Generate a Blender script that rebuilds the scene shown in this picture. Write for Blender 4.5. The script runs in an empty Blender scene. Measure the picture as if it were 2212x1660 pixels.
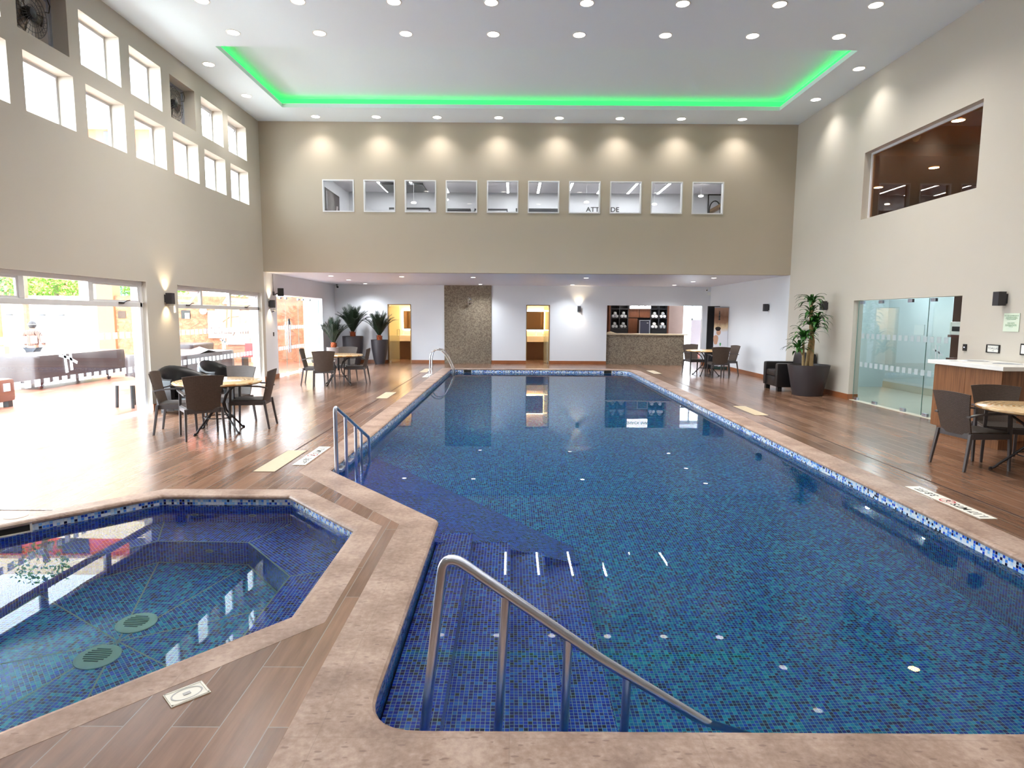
import bpy, bmesh, math, random
from mathutils import Vector, Matrix
from math import sin, cos, pi, radians
random.seed(7)
C = bpy.context.scene.collection
SC = bpy.context.scene
# ------------------------------------------------------------------ camera
cam = bpy.data.cameras.new('camera'); co = bpy.data.objects.new('camera', cam); C.objects.link(co)
cam.sensor_width = 36; cam.lens = 1338.4 / 2212 * 36; cam.clip_start = .05; cam.clip_end = 300
p_, y_, r_ = .1085, .0011, -.0063
fwd = Vector((sin(y_) * cos(p_), cos(y_) * cos(p_), -sin(p_))); rt = Vector((cos(y_), -sin(y_), 0)); dn = fwd.cross(rt)
r2 = cos(r_) * rt + sin(r_) * dn; d2 = -sin(r_) * rt + cos(r_) * dn
co.matrix_world = Matrix(((r2.x, -d2.x, -fwd.x, 0), (r2.y, -d2.y, -fwd.y, 0), (r2.z, -d2.z, -fwd.z, 1.7), (0, 0, 0, 1)))
SC.camera = co
# ------------------------------------------------------------------ exposure, world, sun
SC.view_settings.view_transform = 'Standard'; SC.view_settings.look = 'None'
SC.view_settings.exposure = 1.42; SC.view_settings.gamma = 1; SC.view_settings.use_curve_mapping = False
SC.cycles.use_adaptive_sampling = True; SC.cycles.adaptive_threshold = .025
SC.cycles.max_bounces = 9; SC.cycles.diffuse_bounces = 4; SC.cycles.glossy_bounces = 5
SC.cycles.transmission_bounces = 8; SC.cycles.transparent_max_bounces = 12
SC.cycles.sample_clamp_indirect = 6; SC.cycles.use_denoising = True; SC.cycles.blur_glossy = .5
w = bpy.data.worlds.new('world'); SC.world = w; w.use_nodes = True
bg = w.node_tree.nodes['Background']; bg.inputs[0].default_value = (.80, .90, 1, 1); bg.inputs[1].default_value = 6.6
sd = bpy.data.lights.new('sun', 'SUN'); so = bpy.data.objects.new('sun', sd); C.objects.link(so)
sd.energy = 1.8; sd.angle = radians(.6); sd.color = (1, .96, .88)
so.rotation_euler = Vector((-.02, .50, -.86)).to_track_quat('-Z', 'Y').to_euler()
XL, XR, ZC, YM, YB, ZS = -6.35, 7.12, 6.5, 16.05, 22.4, 2.8
YF = -3.0
# portals for the window light
def portal(name, loc, sx, sy, rot):
    l = bpy.data.lights.new(name, 'AREA'); l.shape = 'RECTANGLE'; l.size = sx; l.size_y = sy
    l.cycles.is_portal = True
    o = bpy.data.objects.new(name, l); C.objects.link(o); o.location = loc; o.rotation_euler = rot
# ------------------------------------------------------------------ material helpers
def s2l(c):
    return tuple(((v / 255) / 12.92 if v / 255 <= .04045 else ((v / 255 + .055) / 1.055) ** 2.4) for v in c)
def L(r, g, b): return s2l((r, g, b)) + (1,)
MATS = {}
class NT:
    def __init__(s, name):
        m = bpy.data.materials.new(name); m.use_nodes = True; s.m = m; s.t = m.node_tree; s.n = s.t.nodes; s.l = s.t.links
        s.b = s.n['Principled BSDF']; s.out = s.n['Material Output']
    def add(s, typ, **k):
        n = s.n.new(typ)
        for a, v in k.items():
            if a.startswith('i_'): n.inputs[a[2:].replace('_', ' ')].default_value = v
            else: setattr(n, a, v)
        return n
    def link(s, a, b): s.l.new(a, b)
    def ramp(s, fac, stops, interp='LINEAR'):
        r = s.n.new('ShaderNodeValToRGB'); r.color_ramp.interpolation = interp; e = r.color_ramp.elements
        while len(e) > 1: e.remove(e[-1])
        e[0].position, e[0].color = stops[0]
        for p, c in stops[1:]:
            x = e.new(p); x.color = c
        s.link(fac, r.inputs[0]); return r.outputs[0]
    def math(s, op, a, b=None, clamp=False):
        n = s.n.new('ShaderNodeMath'); n.operation = op; n.use_clamp = clamp
        for i, v in enumerate((a, b)):
            if v is None: continue
            if isinstance(v, (int, float)): n.inputs[i].default_value = v
            else: s.link(v, n.inputs[i])
        return n.outputs[0]
    def mix(s, fac, a, b, blend='MIX'):
        n = s.n.new('ShaderNodeMix'); n.data_type = 'RGBA'; n.blend_type = blend
        for i, v in ((0, fac), (6, a), (7, b)):
            if isinstance(v, (int, float)): n.inputs[i].default_value = v
            elif isinstance(v, tuple): n.inputs[i].default_value = v
            else: s.link(v, n.inputs[i])
        return n.outputs[2]
    def coord(s, kind='Object', scale=(1, 1, 1), rot=(0, 0, 0)):
        tc = s.n.new('ShaderNodeTexCoord'); mp = s.n.new('ShaderNodeMapping')
        mp.inputs['Scale'].default_value = scale; mp.inputs['Rotation'].default_value = rot
        s.link(tc.outputs[kind], mp.inputs[0]); return mp.outputs[0]
    def noise(s, vec, scale, detail=3, rough=.5):
        n = s.n.new('ShaderNodeTexNoise'); n.inputs['Scale'].default_value = scale; n.inputs['Detail'].default_value = detail
        n.inputs['Roughness'].default_value = rough; s.link(vec, n.inputs['Vector']); return n.outputs['Fac']
    def bump(s, h, strength=.2, dist=.01):
        b = s.n.new('ShaderNodeBump'); b.inputs['Strength'].default_value = strength; b.inputs['Distance'].default_value = dist
        s.link(h, b.inputs['Height']); s.link(b.outputs[0], s.b.inputs['Normal'])
def M(name, col, rough=.5, metal=0., var=.0, vs=6., emit=None, es=0., spec=None, bump=0., bs=40.):
    if name in MATS: return MATS[name]
    t = NT(name); b = t.b
    b.inputs['Roughness'].default_value = rough; b.inputs['Metallic'].default_value = metal
    if spec is not None: b.inputs['Specular IOR Level'].default_value = spec
    v = t.coord()
    if var > 0:
        f = t.noise(v, vs, 4)
        t.link(t.ramp(f, [(.25, tuple(c * (1 - var) for c in col[:3]) + (1,)), (.75, tuple(min(1, c * (1 + var)) for c in col[:3]) + (1,))]), b.inputs['Base Color'])
    else: b.inputs['Base Color'].default_value = col
    if bump > 0: t.bump(t.noise(v, bs, 3), bump, .005)
    if emit: b.inputs['Emission Color'].default_value = emit; b.inputs['Emission Strength'].default_value = es
    MATS[name] = t.m; return t.m
def glass_mat(name, tint=(1, 1, 1, 1), rough=.0, base=.04, frost=0.):
    t = NT(name); t.n.remove(t.b)
    tr = t.add('ShaderNodeBsdfTransparent'); tr.inputs[0].default_value = tint
    gl = t.add('ShaderNodeBsdfGlossy'); gl.inputs['Roughness'].default_value = rough
    fr = t.add('ShaderNodeFresnel'); fr.inputs[0].default_value = 1.5
    # Fresnel on either side of a thin pane: use the facing angle so back faces do not mirror totally
    lw = t.add('ShaderNodeLayerWeight'); lw.inputs[0].default_value = .5
    f5 = t.math('POWER', lw.outputs['Facing'], 4.0); f = t.math('ADD', t.math('MULTIPLY', f5, .7), base, True)
    mx = t.add('ShaderNodeMixShader'); t.link(f, mx.inputs[0]); t.link(tr.outputs[0], mx.inputs[1]); t.link(gl.outputs[0], mx.inputs[2])
    o = mx
    if frost > 0:
        df = t.add('ShaderNodeBsdfDiffuse'); df.inputs[0].default_value = tint
        m2 = t.add('ShaderNodeMixShader'); m2.inputs[0].default_value = frost; t.link(mx.outputs[0], m2.inputs[1]); t.link(df.outputs[0], m2.inputs[2]); o = m2
    t.link(o.outputs[0], t.out.inputs[0]); MATS[name] = t.m; return t.m
def mosaic(name, stops, grout, tile=.025, rough=.15, gw=.11):
    t = NT(name); uv = t.n.new('ShaderNodeUVMap'); uv.uv_map = 'UVMap'
    mp = t.n.new('ShaderNodeVectorMath'); mp.operation = 'SCALE'; mp.inputs['Scale'].default_value = 1 / tile; t.link(uv.outputs[0], mp.inputs[0])
    fl = t.n.new('ShaderNodeVectorMath'); fl.operation = 'FLOOR'; t.link(mp.outputs[0], fl.inputs[0])
    fr = t.n.new('ShaderNodeVectorMath'); fr.operation = 'FRACTION'; t.link(mp.outputs[0], fr.inputs[0])
    wn = t.n.new('ShaderNodeTexWhiteNoise'); wn.noise_dimensions = '2D'; t.link(fl.outputs[0], wn.inputs['Vector'])
    col = t.ramp(wn.outputs['Value'], stops, 'CONSTANT')
    sx = t.n.new('ShaderNodeSeparateXYZ'); t.link(fr.outputs[0], sx.inputs[0])
    g = t.math('MAXIMUM', t.math('LESS_THAN', sx.outputs[0], gw), t.math('LESS_THAN', sx.outputs[1], gw))
    t.link(t.mix(g, col, grout), t.b.inputs['Base Color'])
    t.link(t.math('ADD', t.math('MULTIPLY', g, .5), rough), t.b.inputs['Roughness'])
    MATS[name] = t.m; return t.m
DARKTILE = [(0, L(10, 98, 205)), (.14, L(4, 44, 150)), (.28, L(14, 138, 212)), (.42, L(6, 76, 186)), (.55, L(34, 176, 222)), (.64, L(4, 24, 100)), (.76, L(10, 150, 200)), (.86, L(26, 90, 222)), (.94, L(60, 196, 235))]
STEPTILE = [(0, L(20, 62, 215)), (.16, L(10, 24, 140)), (.3, L(34, 96, 232)), (.45, L(16, 42, 185)), (.58, L(54, 136, 240)), (.67, L(6, 10, 80)), (.78, L(26, 80, 225)), (.9, L(22, 50, 200))]
BANDTILE = [(0, L(235, 244, 252)), (.38, L(150, 205, 248)), (.55, L(70, 140, 240)), (.69, L(30, 72, 200)), (.79, L(16, 20, 66)), (.88, L(205, 228, 250))]
M_DT = mosaic('pool_tile', DARKTILE, L(158, 228, 226))
M_ST = mosaic('step_tile', STEPTILE, L(196, 232, 240), gw=.13)
M_BT = mosaic('band_tile', BANDTILE, L(215, 220, 225), rough=.1)
def wood_floor(name, c1, c2, rough=.2, grout=L(150, 140, 130)):
    t = NT(name); v = t.coord('Object', rot=(0, 0, pi / 2))
    br = t.add('ShaderNodeTexBrick', offset=.37, squash=1.0); t.link(v, br.inputs['Vector'])
    for k, x in (('Scale', 1.0), ('Mortar Size', .0022), ('Mortar Smooth', .0), ('Bias', 0.), ('Brick Width', 1.2), ('Row Height', .2)): br.inputs[k].default_value = x
    br.inputs['Color1'].default_value = (0, 0, 0, 1); br.inputs['Color2'].default_value = (1, 1, 1, 1); br.inputs['Mortar'].default_value = (.5, .5, .5, 1)
    v2 = t.coord('Object', scale=(14, 1.1, 1)); g = t.noise(v2, 1.6, 6, .65)
    v3 = t.coord('Object', scale=(3, .5, 1)); g2 = t.noise(v3, 1.3, 3)
    sep = t.add('ShaderNodeSeparateColor'); t.link(br.outputs['Color'], sep.inputs[0])
    f = t.math('ADD', t.math('MULTIPLY', sep.outputs[0], .35), t.math('ADD', t.math('MULTIPLY', g, .75), t.math('MULTIPLY', g2, .35)))
    col = t.ramp(f, [(.35, c1), (1.05, c2)])
    t.link(t.mix(br.outputs['Fac'], col, grout), t.b.inputs['Base Color'])
    t.link(t.math('ADD', t.math('MULTIPLY', g, .14), rough - .07), t.b.inputs['Roughness'])
    t.bump(t.math('ADD', t.math('MULTIPLY', g, .3), t.math('MULTIPLY', br.outputs['Fac'], -1.)), .12, .002)
    MATS[name] = t.m; return t.m
M_FLOOR = wood_floor('wood_look_tile', L(76, 51, 38), L(150, 114, 92), .23)
M_PATIO = wood_floor('patio_tile', L(98, 54, 42), L(148, 94, 74), .35)
def stone_mat():
    t = NT('coping_stone'); v = t.coord()
    a = t.noise(v, 3.0, 5); b_ = t.noise(v, 30, 5, .6)
    vo = t.add('ShaderNodeTexVoronoi', i_Scale=13.); mp = t.coord('Object', scale=(1, 2.6, 1), rot=(0, 0, .5)); t.link(mp, vo.inputs['Vector'])
    base = t.ramp(t.math('ADD', t.math('MULTIPLY', a, .6), t.math('MULTIPLY', b_, .4)), [(.36, L(132, 106, 92)), (.5, L(162, 136, 121)), (.64, L(188, 165, 151))])
    sp = t.ramp(vo.outputs['Distance'], [(.0, (1, 1, 1, 1)), (.17, (1, 1, 1, 1)), (.25, (0, 0, 0, 1))])
    n2 = t.noise(v, 7, 2); sp2 = t.math('MULTIPLY', sp, t.math('GREATER_THAN', n2, .48))
    col = t.mix(t.math('MULTIPLY', sp2, .7), base, L(122, 96, 88))
    br = t.add('ShaderNodeTexBrick', offset=0.); t.link(t.coord(), br.inputs['Vector'])
    for k, x in (('Scale', 1.0), ('Mortar Size', .002), ('Mortar Smooth', .3), ('Brick Width', .78), ('Row Height', .78)): br.inputs[k].default_value = x
    col = t.mix(t.math('MULTIPLY', br.outputs['Fac'], .35), col, L(120, 100, 88))
    t.link(col, t.b.inputs['Base Color']); t.b.inputs['Roughness'].default_value = .42
    t.bump(b_, .12, .003); MATS['coping_stone'] = t.m; return t.m
M_COP = stone_mat()
def shower_mat(name, c1, c2):
    t = NT(name); v = t.coord('Object', scale=(30, 1, 34)); vo = t.add('ShaderNodeTexVoronoi', feature='F1', i_Scale=1.0); vo.inputs['Randomness'].default_value = .35; t.link(v, vo.inputs['Vector'])
    sep = t.add('ShaderNodeSeparateColor'); t.link(vo.outputs['Color'], sep.inputs[0])
    t.link(t.ramp(sep.outputs[0], [(0, c1), (1, c2)]), t.b.inputs['Base Color'])
    t.b.inputs['Roughness'].default_value = .12; t.b.inputs['Metallic'].default_value = .25
    bp = t.add('ShaderNodeBump', i_Strength=.6, i_Distance=.01); t.link(sep.outputs[1], bp.inputs['Height']); t.link(bp.outputs[0], t.b.inputs['Normal'])
    MATS[name] = t.m; return t.m
M_SHOWER = shower_mat('iridescent_tile', L(118, 106, 92), L(158, 146, 128))
def water_mat():
    t = NT('water'); t.n.remove(t.b)
    rf = t.add('ShaderNodeBsdfRefraction'); rf.inputs['IOR'].default_value = 1.333; rf.inputs['Roughness'].default_value = 0
    gl = t.add('ShaderNodeBsdfGlossy'); gl.inputs['Roughness'].default_value = 0.; fr = t.add('ShaderNodeFresnel'); fr.inputs['IOR'].default_value = 1.333
    g = t.add('ShaderNodeMixShader'); t.link(t.math('POWER', fr.outputs[0], 1.25), g.inputs[0]); t.link(rf.outputs[0], g.inputs[1]); t.link(gl.outputs[0], g.inputs[2])
    v = t.coord('Object'); n = t.noise(v, 1.1, 2, .4); bp = t.add('ShaderNodeBump', i_Strength=.05, i_Distance=.02); t.link(n, bp.inputs['Height']); [t.link(bp.outputs[0], q.inputs['Normal']) for q in (rf, gl, fr)]
    va = t.add('ShaderNodeVolumeAbsorption', i_Density=.16); va.inputs[0].default_value = (.18, .86, .92, 1)
    t.link(g.outputs[0], t.out.inputs['Surface']); t.link(va.outputs[0], t.out.inputs['Volume']); MATS['water'] = t.m; return t.m
M_WATER = water_mat()
M_WALL = M('cream_paint', L(196, 189, 177), .75, var=.015, vs=1.5, bump=.03, bs=120)
M_WHITE = M('white_paint', L(222, 224, 228), .7, var=.01, vs=1.5)
M_CEIL = M('ceiling_paint', L(236, 248, 255), .75, var=.008, vs=1)
M_TAUPE = M('taupe_paint', L(182, 170, 152), .75, var=.02, vs=1.2, bump=.03, bs=120)
M_BASE = M('baseboard_tile', L(150, 92, 58), .3, var=.15, vs=5)
M_ALU = M('white_aluminium', L(222, 222, 224), .35, var=.01)
M_STEEL = M('stainless_steel', L(206, 214, 232), .28, 1., var=.04, vs=20)
M_CHROME = M('chrome', L(225, 225, 228), .08, 1.)
M_BLACK = M('black_plastic', L(26, 26, 28), .4, var=.1)
M_DGREY = M('dark_grey_metal', L(58, 58, 62), .45, var=.08)
M_GLASS = glass_mat('clear_glass', (.97, .985, .98, 1))
M_GGLASS = glass_mat('green_tint_glass', (.84, .90, .90, 1), base=.08)
M_BGLASS = glass_mat('bronze_glass', (.62, .46, .30, 1), base=.07)
M_EDGE = M('glass_edge', L(120, 160, 150), .2)
M_GLOWW = M('light_disc', L(255, 250, 240), .4, emit=(1, .95, .86, 1), es=6)
M_LINEW = M('linear_light', L(255, 255, 255), .4, emit=(1, 1, 1, 1), es=5)
M_LEATHER = M('black_leather', L(26, 24, 26), .32, var=.2, vs=8, bump=.15, bs=60)
M_VINYL = M('dark_brown_vinyl', L(64, 54, 54), .3, var=.1, vs=5, bump=.1, bs=9)
_s = NT('frosted_sticker'); _s.b.inputs['Base Color'].default_value = L(228, 232, 234); _t = _s.add('ShaderNodeBsdfTranslucent'); _t.inputs[0].default_value = L(235, 238, 240); _m = _s.add('ShaderNodeMixShader'); _m.inputs[0].default_value = .6
_s.link(_s.b.outputs[0], _m.inputs[1]); _s.link(_t.outputs[0], _m.inputs[2]); _s.link(_m.outputs[0], _s.out.inputs[0]); M_STICK = _s.m
# ------------------------------------------------------------------ geometry helpers
class MB:
    def __init__(s): s.bm = bmesh.new()
    def box(s, x0, x1, y0, y1, z0, z1, rot=0., piv=None, bev=0.):
        vs = [s.bm.verts.new(Vector((x, y, z))) for x in (x0, x1) for y in (y0, y1) for z in (z0, z1)]
        fs = [s.bm.faces.new([vs[i] for i in q]) for q in ((0, 1, 3, 2), (4, 6, 7, 5), (0, 4, 5, 1), (2, 3, 7, 6), (0, 2, 6, 4), (1, 5, 7, 3))]
        if bev > 0:
            es = list({e for f in fs for e in f.edges}); r = bmesh.ops.bevel(s.bm, geom=es, offset=bev, segments=2, affect='EDGES', profile=.6)
            vs = list({v for f in r['faces'] for v in f.verts} | {v for v in vs if v.is_valid})
        if rot:
            c = Vector(piv) if piv else Vector(((x0 + x1) / 2, (y0 + y1) / 2, 0))
            bmesh.ops.rotate(s.bm, verts=vs, cent=c, matrix=Matrix.Rotation(rot, 3, 'Z'))
        return vs
    def prism(s, pts, z0, z1):
        lo = [s.bm.verts.new((x, y, z0)) for x, y in pts]; hi = [s.bm.verts.new((x, y, z1)) for x, y in pts]; n = len(pts)
        s.bm.faces.new(hi); s.bm.faces.new(lo[::-1])
        for i in range(n): s.bm.faces.new((lo[i], lo[(i + 1) % n], hi[(i + 1) % n], hi[i]))
        return lo + hi
    def tube(s, pts, r, n=8, caps=True, rs=None):
        pts = [Vector(p) for p in pts]; rings = []; up = None
        for i, p in enumerate(pts):
            d = (pts[min(i + 1, len(pts) - 1)] - pts[max(i - 1, 0)]).normalized()
            if up is None:
                up = Vector((0, 0, 1)) if abs(d.z) < .9 else Vector((1, 0, 0))
            a = d.cross(up).normalized(); up = a.cross(d).normalized(); rr = rs[i] if rs else r
            rings.append([s.bm.verts.new(p + (a * cos(2 * pi * k / n) + up * sin(2 * pi * k / n)) * rr) for k in range(n)])
        for A, B in zip(rings, rings[1:]):
            for k in range(n): s.bm.faces.new((A[k], A[(k + 1) % n], B[(k + 1) % n], B[k]))
        if caps: s.bm.faces.new(rings[0][::-1]); s.bm.faces.new(rings[-1])
        return [v for r_ in rings for v in r_]
    def lathe(s, prof, cx=0, cy=0, n=32, cap=True):
        rings = []
        for r, z in prof: rings.append([s.bm.verts.new((cx + r * cos(2 * pi * k / n), cy + r * sin(2 * pi * k / n), z)) for k in range(n)])
        for A, B in zip(rings, rings[1:]):
            for k in range(n): s.bm.faces.new((A[k], A[(k + 1) % n], B[(k + 1) % n], B[k]))
        if cap: s.bm.faces.new(rings[0][::-1]); s.bm.faces.new(rings[-1])
        return [v for r_ in rings for v in r_]
    def quad(s, *p): return s.bm.faces.new([s.bm.verts.new(q) for q in p])
    def sheet(s, grid, th=0.):
        V = [[s.bm.verts.new(p) for p in row] for row in grid]
        for i in range(len(V) - 1):
            for j in range(len(V[0]) - 1): s.bm.faces.new((V[i][j], V[i][j + 1], V[i + 1][j + 1], V[i + 1][j]))
        return V
    def xf(s, vs, m): bmesh.ops.transform(s.bm, matrix=m, verts=vs)
    def build(s, name, mat, parent=None, smooth=False, bevel=0., solid=0., sub=0, loc=None):
        bmesh.ops.recalc_face_normals(s.bm, faces=s.bm.faces)
        me = bpy.data.meshes.new(name); s.bm.to_mesh(me); s.bm.free()
        o = bpy.data.objects.new(name, me); C.objects.link(o)
        if mat: me.materials.append(mat)
        if smooth:
            for p in me.polygons: p.use_smooth = True
            if smooth == 'auto': me.set_sharp_from_angle(angle=radians(38))
        if solid: md = o.modifiers.new('s', 'SOLIDIFY'); md.thickness = solid; md.offset = 0
        if bevel: md = o.modifiers.new('b', 'BEVEL'); md.width = bevel; md.segments = 2; md.limit_method = 'ANGLE'; md.angle_limit = radians(40)
        if sub: md = o.modifiers.new('u', 'SUBSURF'); md.levels = sub; md.render_levels = sub
        if parent: o.parent = parent
        if loc: o.location = loc
        return o
def tag(o, label=None, cat=None, group=None, kind=None):
    if label: o['label'] = label
    if cat: o['category'] = cat
    if group: o['group'] = group
    if kind: o['kind'] = kind
    return o
def thing(name, label, cat, loc=(0, 0, 0), rz=0, group=None):
    o = bpy.data.objects.new(name, None); C.objects.link(o); o.location = loc; o.rotation_euler = (0, 0, rz); o.empty_display_size = .1
    return tag(o, label, cat, group)
def struct(name, mb, mat, label=None, **k):
    o = mb.build(name, mat, **k); o['kind'] = 'structure'
    if label: o['label'] = label
    return o
def copy_tree(o, parent=None):
    c = o.copy(); C.objects.link(c)
    if parent: c.parent = parent
    for ch in [x for x in bpy.data.objects if x.parent == o]: copy_tree(ch, c)
    return c
def place(proto, used, loc, rz, label, group):
    o = proto if not used else copy_tree(proto)
    o.location = loc; o.rotation_euler = (0, 0, rz); o['label'] = label
    if group: o['group'] = group
    return o
def text(name, body, mat, size, mtx, parent=None, align='CENTER', font_scale_x=1., ext=.001, bold=False):
    cu = bpy.data.curves.new(name, 'FONT'); cu.body = body; cu.size = size; cu.align_x = align; cu.align_y = 'CENTER'; cu.extrude = ext
    if bold: cu.offset = size * .015
    tmp = bpy.data.objects.new(name + '_t', cu); C.objects.link(tmp); dg = bpy.context.evaluated_depsgraph_get()
    me = bpy.data.meshes.new_from_object(tmp.evaluated_get(dg)); bpy.data.objects.remove(tmp)
    me.transform(Matrix.Diagonal((font_scale_x, 1, 1, 1))); me.transform(mtx)
    o = bpy.data.objects.new(name, me); C.objects.link(o); me.materials.clear(); me.materials.append(mat)
    if parent: o.parent = parent
    return o
def basis(xa, ya, loc):   # text frame: xa reading direction, ya up of letters
    xa = Vector(xa).normalized(); ya = Vector(ya).normalized(); za = xa.cross(ya)
    return Matrix(((xa.x, ya.x, za.x, loc[0]), (xa.y, ya.y, za.y, loc[1]), (xa.z, ya.z, za.z, loc[2]), (0, 0, 0, 1)))
def wall(axis, c0, c1, u0, u1, z0, z1, holes):
    """slab between c0 and c1 on axis; u is the other horizontal axis; holes = (u0,u1,z0,z1)"""
    us = sorted({u0, u1} | {h[i] for h in holes for i in (0, 1) if u0 < h[i] < u1}); zs = sorted({z0, z1} | {h[i] for h in holes for i in (2, 3) if z0 < h[i] < z1})
    mb = MB(); bm = mb.bm; vc = {}
    def V(c, u, z):
        k = (c, u, z)
        if k not in vc: vc[k] = bm.verts.new((c, u, z) if axis == 'x' else (u, c, z))
        return vc[k]
    def solid(i, j):
        if i < 0 or j < 0 or i >= len(us) - 1 or j >= len(zs) - 1: return False
        um, zm = (us[i] + us[i + 1]) / 2, (zs[j] + zs[j + 1]) / 2
        return not any(h[0] < um < h[1] and h[2] < zm < h[3] for h in holes)
    for i in range(len(us) - 1):
        for j in range(len(zs) - 1):
            if not solid(i, j): continue
            a, b, c, d = us[i], us[i + 1], zs[j], zs[j + 1]
            for cc in (c0, c1): bm.faces.new((V(cc, a, c), V(cc, b, c), V(cc, b, d), V(cc, a, d)))
            for (di, dj, p, q) in ((-1, 0, (a, c), (a, d)), (1, 0, (b, c), (b, d)), (0, -1, (a, c), (b, c)), (0, 1, (a, d), (b, d))):
                if not solid(i + di, j + dj): bm.faces.new((V(c0, *p), V(c0, *q), V(c1, *q), V(c1, *p)))
    return mb
def offset_loop(pts, d):
    n = len(pts); out = []   # d>0 : outward for CCW loops
    for i in range(n):
        a, b, c = Vector(pts[i - 1]), Vector(pts[i]), Vector(pts[(i + 1) % n])
        e1, e2 = (b - a).normalized(), (c - b).normalized(); n1, n2 = Vector((e1.y, -e1.x)), Vector((e2.y, -e2.x))
        m = (n1 + n2).normalized(); k = d / max(.3, m.dot(n1)); out.append((b.x + m.x * k, b.y + m.y * k))
    return out
def round_corner(pts, i, r, seg=7):
    a, b, c = Vector(pts[i - 1]), Vector(pts[i]), Vector(pts[(i + 1) % len(pts)])
    p, q = b + (a - b).normalized() * r, b + (c - b).normalized() * r; out = []
    for k in range(seg + 1):
        t = k / seg; out.append(tuple(p * (1 - t) ** 2 + b * 2 * t * (1 - t) + q * t * t))
    return pts[:i] + out + pts[i + 1:]
def ring(mb, A, B, za, zb):
    n = len(A)
    va = [mb.bm.verts.new((x, y, za)) for x, y in A]; vb = [mb.bm.verts.new((x, y, zb)) for x, y in B]
    for i in range(n): mb.bm.faces.new((va[i], va[(i + 1) % n], vb[(i + 1) % n], vb[i]))
def boxuv(o, rot=None):
    me = o.data; bm = bmesh.new(); bm.from_mesh(me); uvl = bm.loops.layers.uv.new('UVMap')
    for f in bm.faces:
        n = f.normal
        if abs(n.z) > .6:
            if rot: a = Vector((rot(f), 0, 0)); a = Vector((cos(a.x), sin(a.x), 0))
            else: a = Vector((1, 0, 0))
            b = Vector((-a.y, a.x, 0))
        else: a = Vector((-n.y, n.x, 0)).normalized(); b = Vector((0, 0, 1))
        for l in f.loops: l[uvl].uv = (l.vert.co.dot(a), l.vert.co.dot(b))
    bm.to_mesh(me); bm.free(); return o
def flat_with_holes(name, outer, holes, z, mat, flip=False):
    bm = bmesh.new(); es = []
    for lp in [outer] + holes:
        vs = [bm.verts.new((x, y, z)) for x, y in lp]
        for i in range(len(vs)): es.append(bm.edges.new((vs[i], vs[(i + 1) % len(vs)])))
    bmesh.ops.triangle_fill(bm, use_beauty=True, edges=es)
    for f in bm.faces:
        f.normal_update()
        if (f.normal.z < 0) != flip: f.normal_flip()
    me = bpy.data.meshes.new(name); bm.to_mesh(me); bm.free(); o = bpy.data.objects.new(name, me); C.objects.link(o); me.materials.append(mat); return o
# ================================================================== STRUCTURE: pools
WP, WS = -.12, -.10
pool = [(-.6, 2.4), (3.64, 2.4), (3.79, 20.1), (-1.96, 20.1), (-2.0, 6.73), (-.6, 5.04)]
pool = round_corner(pool, 2, .55); pool = round_corner(pool, 0, .24); pool = pool
i1 = len(pool) - 1; pool = round_corner(pool, i1, .05, 4)
spa = [(-2.1, 2.36), (-1.245, 3.36), (-1.255, 4.79), (-2.1, 5.715), (-3.29, 5.705), (-4.13, 4.80), (-4.13, 3.36), (-3.29, 2.36)]
def far_corner(r): return round_corner([(-.6, 2.4), (3.64, 2.4), (3.79, 20.1), (-1.96, 20.1), (-2.0, 6.73), (-.6, 5.04)], 2, r)
pool_out = offset_loop(far_corner(.55), .31); pool_out[0] = (pool_out[0][0], 1.85); pool_out[1] = (pool_out[1][0], 1.85)
spa_out = offset_loop(spa, .21)
def coping(name, inner, outer, label):
    mb = MB(); prof = [(.035, .001), (.012, -.004), (0, -.016), (0, -.03), (.012, -.04), (.034, -.042)]
    loops = [(offset_loop(inner, d), z) for d, z in prof]
    ou = offset_loop(outer, .004); ring(mb, ou, ou, -.05, .001); es = []
    for lp in (ou, loops[0][0]):
        vs = [mb.bm.verts.new((x, y, .001)) for x, y in lp]
        for i in range(len(vs)): es.append(mb.bm.edges.new((vs[i], vs[(i + 1) % len(vs)])))
    bmesh.ops.triangle_fill(mb.bm, use_beauty=True, edges=es)
    for (A, za), (B, zb) in zip(loops, loops[1:]): ring(mb, A, B, za, zb)
    bmesh.ops.remove_doubles(mb.bm, verts=mb.bm.verts, dist=1e-5)
    return struct(name, mb, M_COP, label)
coping('trim_pool_coping', pool, pool_out, 'pinkish stone coping around the large swimming pool')
coping('trim_spa_coping', spa, spa_out, 'pinkish stone coping around the octagonal hot tub')
fo = flat_with_holes('floor', [(XL, YF), (8.0, YF), (8.0, 27.0), (XL, 27.0)], [pool_out, spa_out], 0, M_FLOOR); fo['kind'] = 'structure'
def shell(name, inner, zt, zb, mat):
    lp = offset_loop(inner, .03); mb = MB(); ring(mb, lp, lp, zt, zb); o = mb.build(name, mat); return boxuv(o), lp
# pool basin
zf = -1.27
band, plp = shell('trim_pool_tile_band', pool, -.03, -.235, M_BT); band['kind'] = 'structure'; band['label'] = 'light blue mosaic waterline band of the large pool'
wl, _ = shell('trim_pool_basin_walls', pool, -.235, zf, M_DT); wl['kind'] = 'structure'; wl['label'] = 'blue mosaic side walls of the large pool'
pf = flat_with_holes('floor_pool_bottom', plp, [], zf, M_DT); pf['kind'] = 'structure'; boxuv(pf)
for i, (x0, x1, z) in enumerate([(-.62, -.33, -.36), (-.33, 0.0, -.58), (0., .30, -.80), (.30, .61, -1.03)]):
    mb = MB(); mb.box(x0, x1, 2.37, 5.3, zf, z); o = mb.build('trim_pool_step', M_ST); boxuv(o); tag(o, 'submerged blue mosaic stair tread, %s from the coping' % ['first', 'second', 'third', 'deepest'][i], kind='structure')
dang = math.atan2(-1.69, 1.4)
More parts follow.
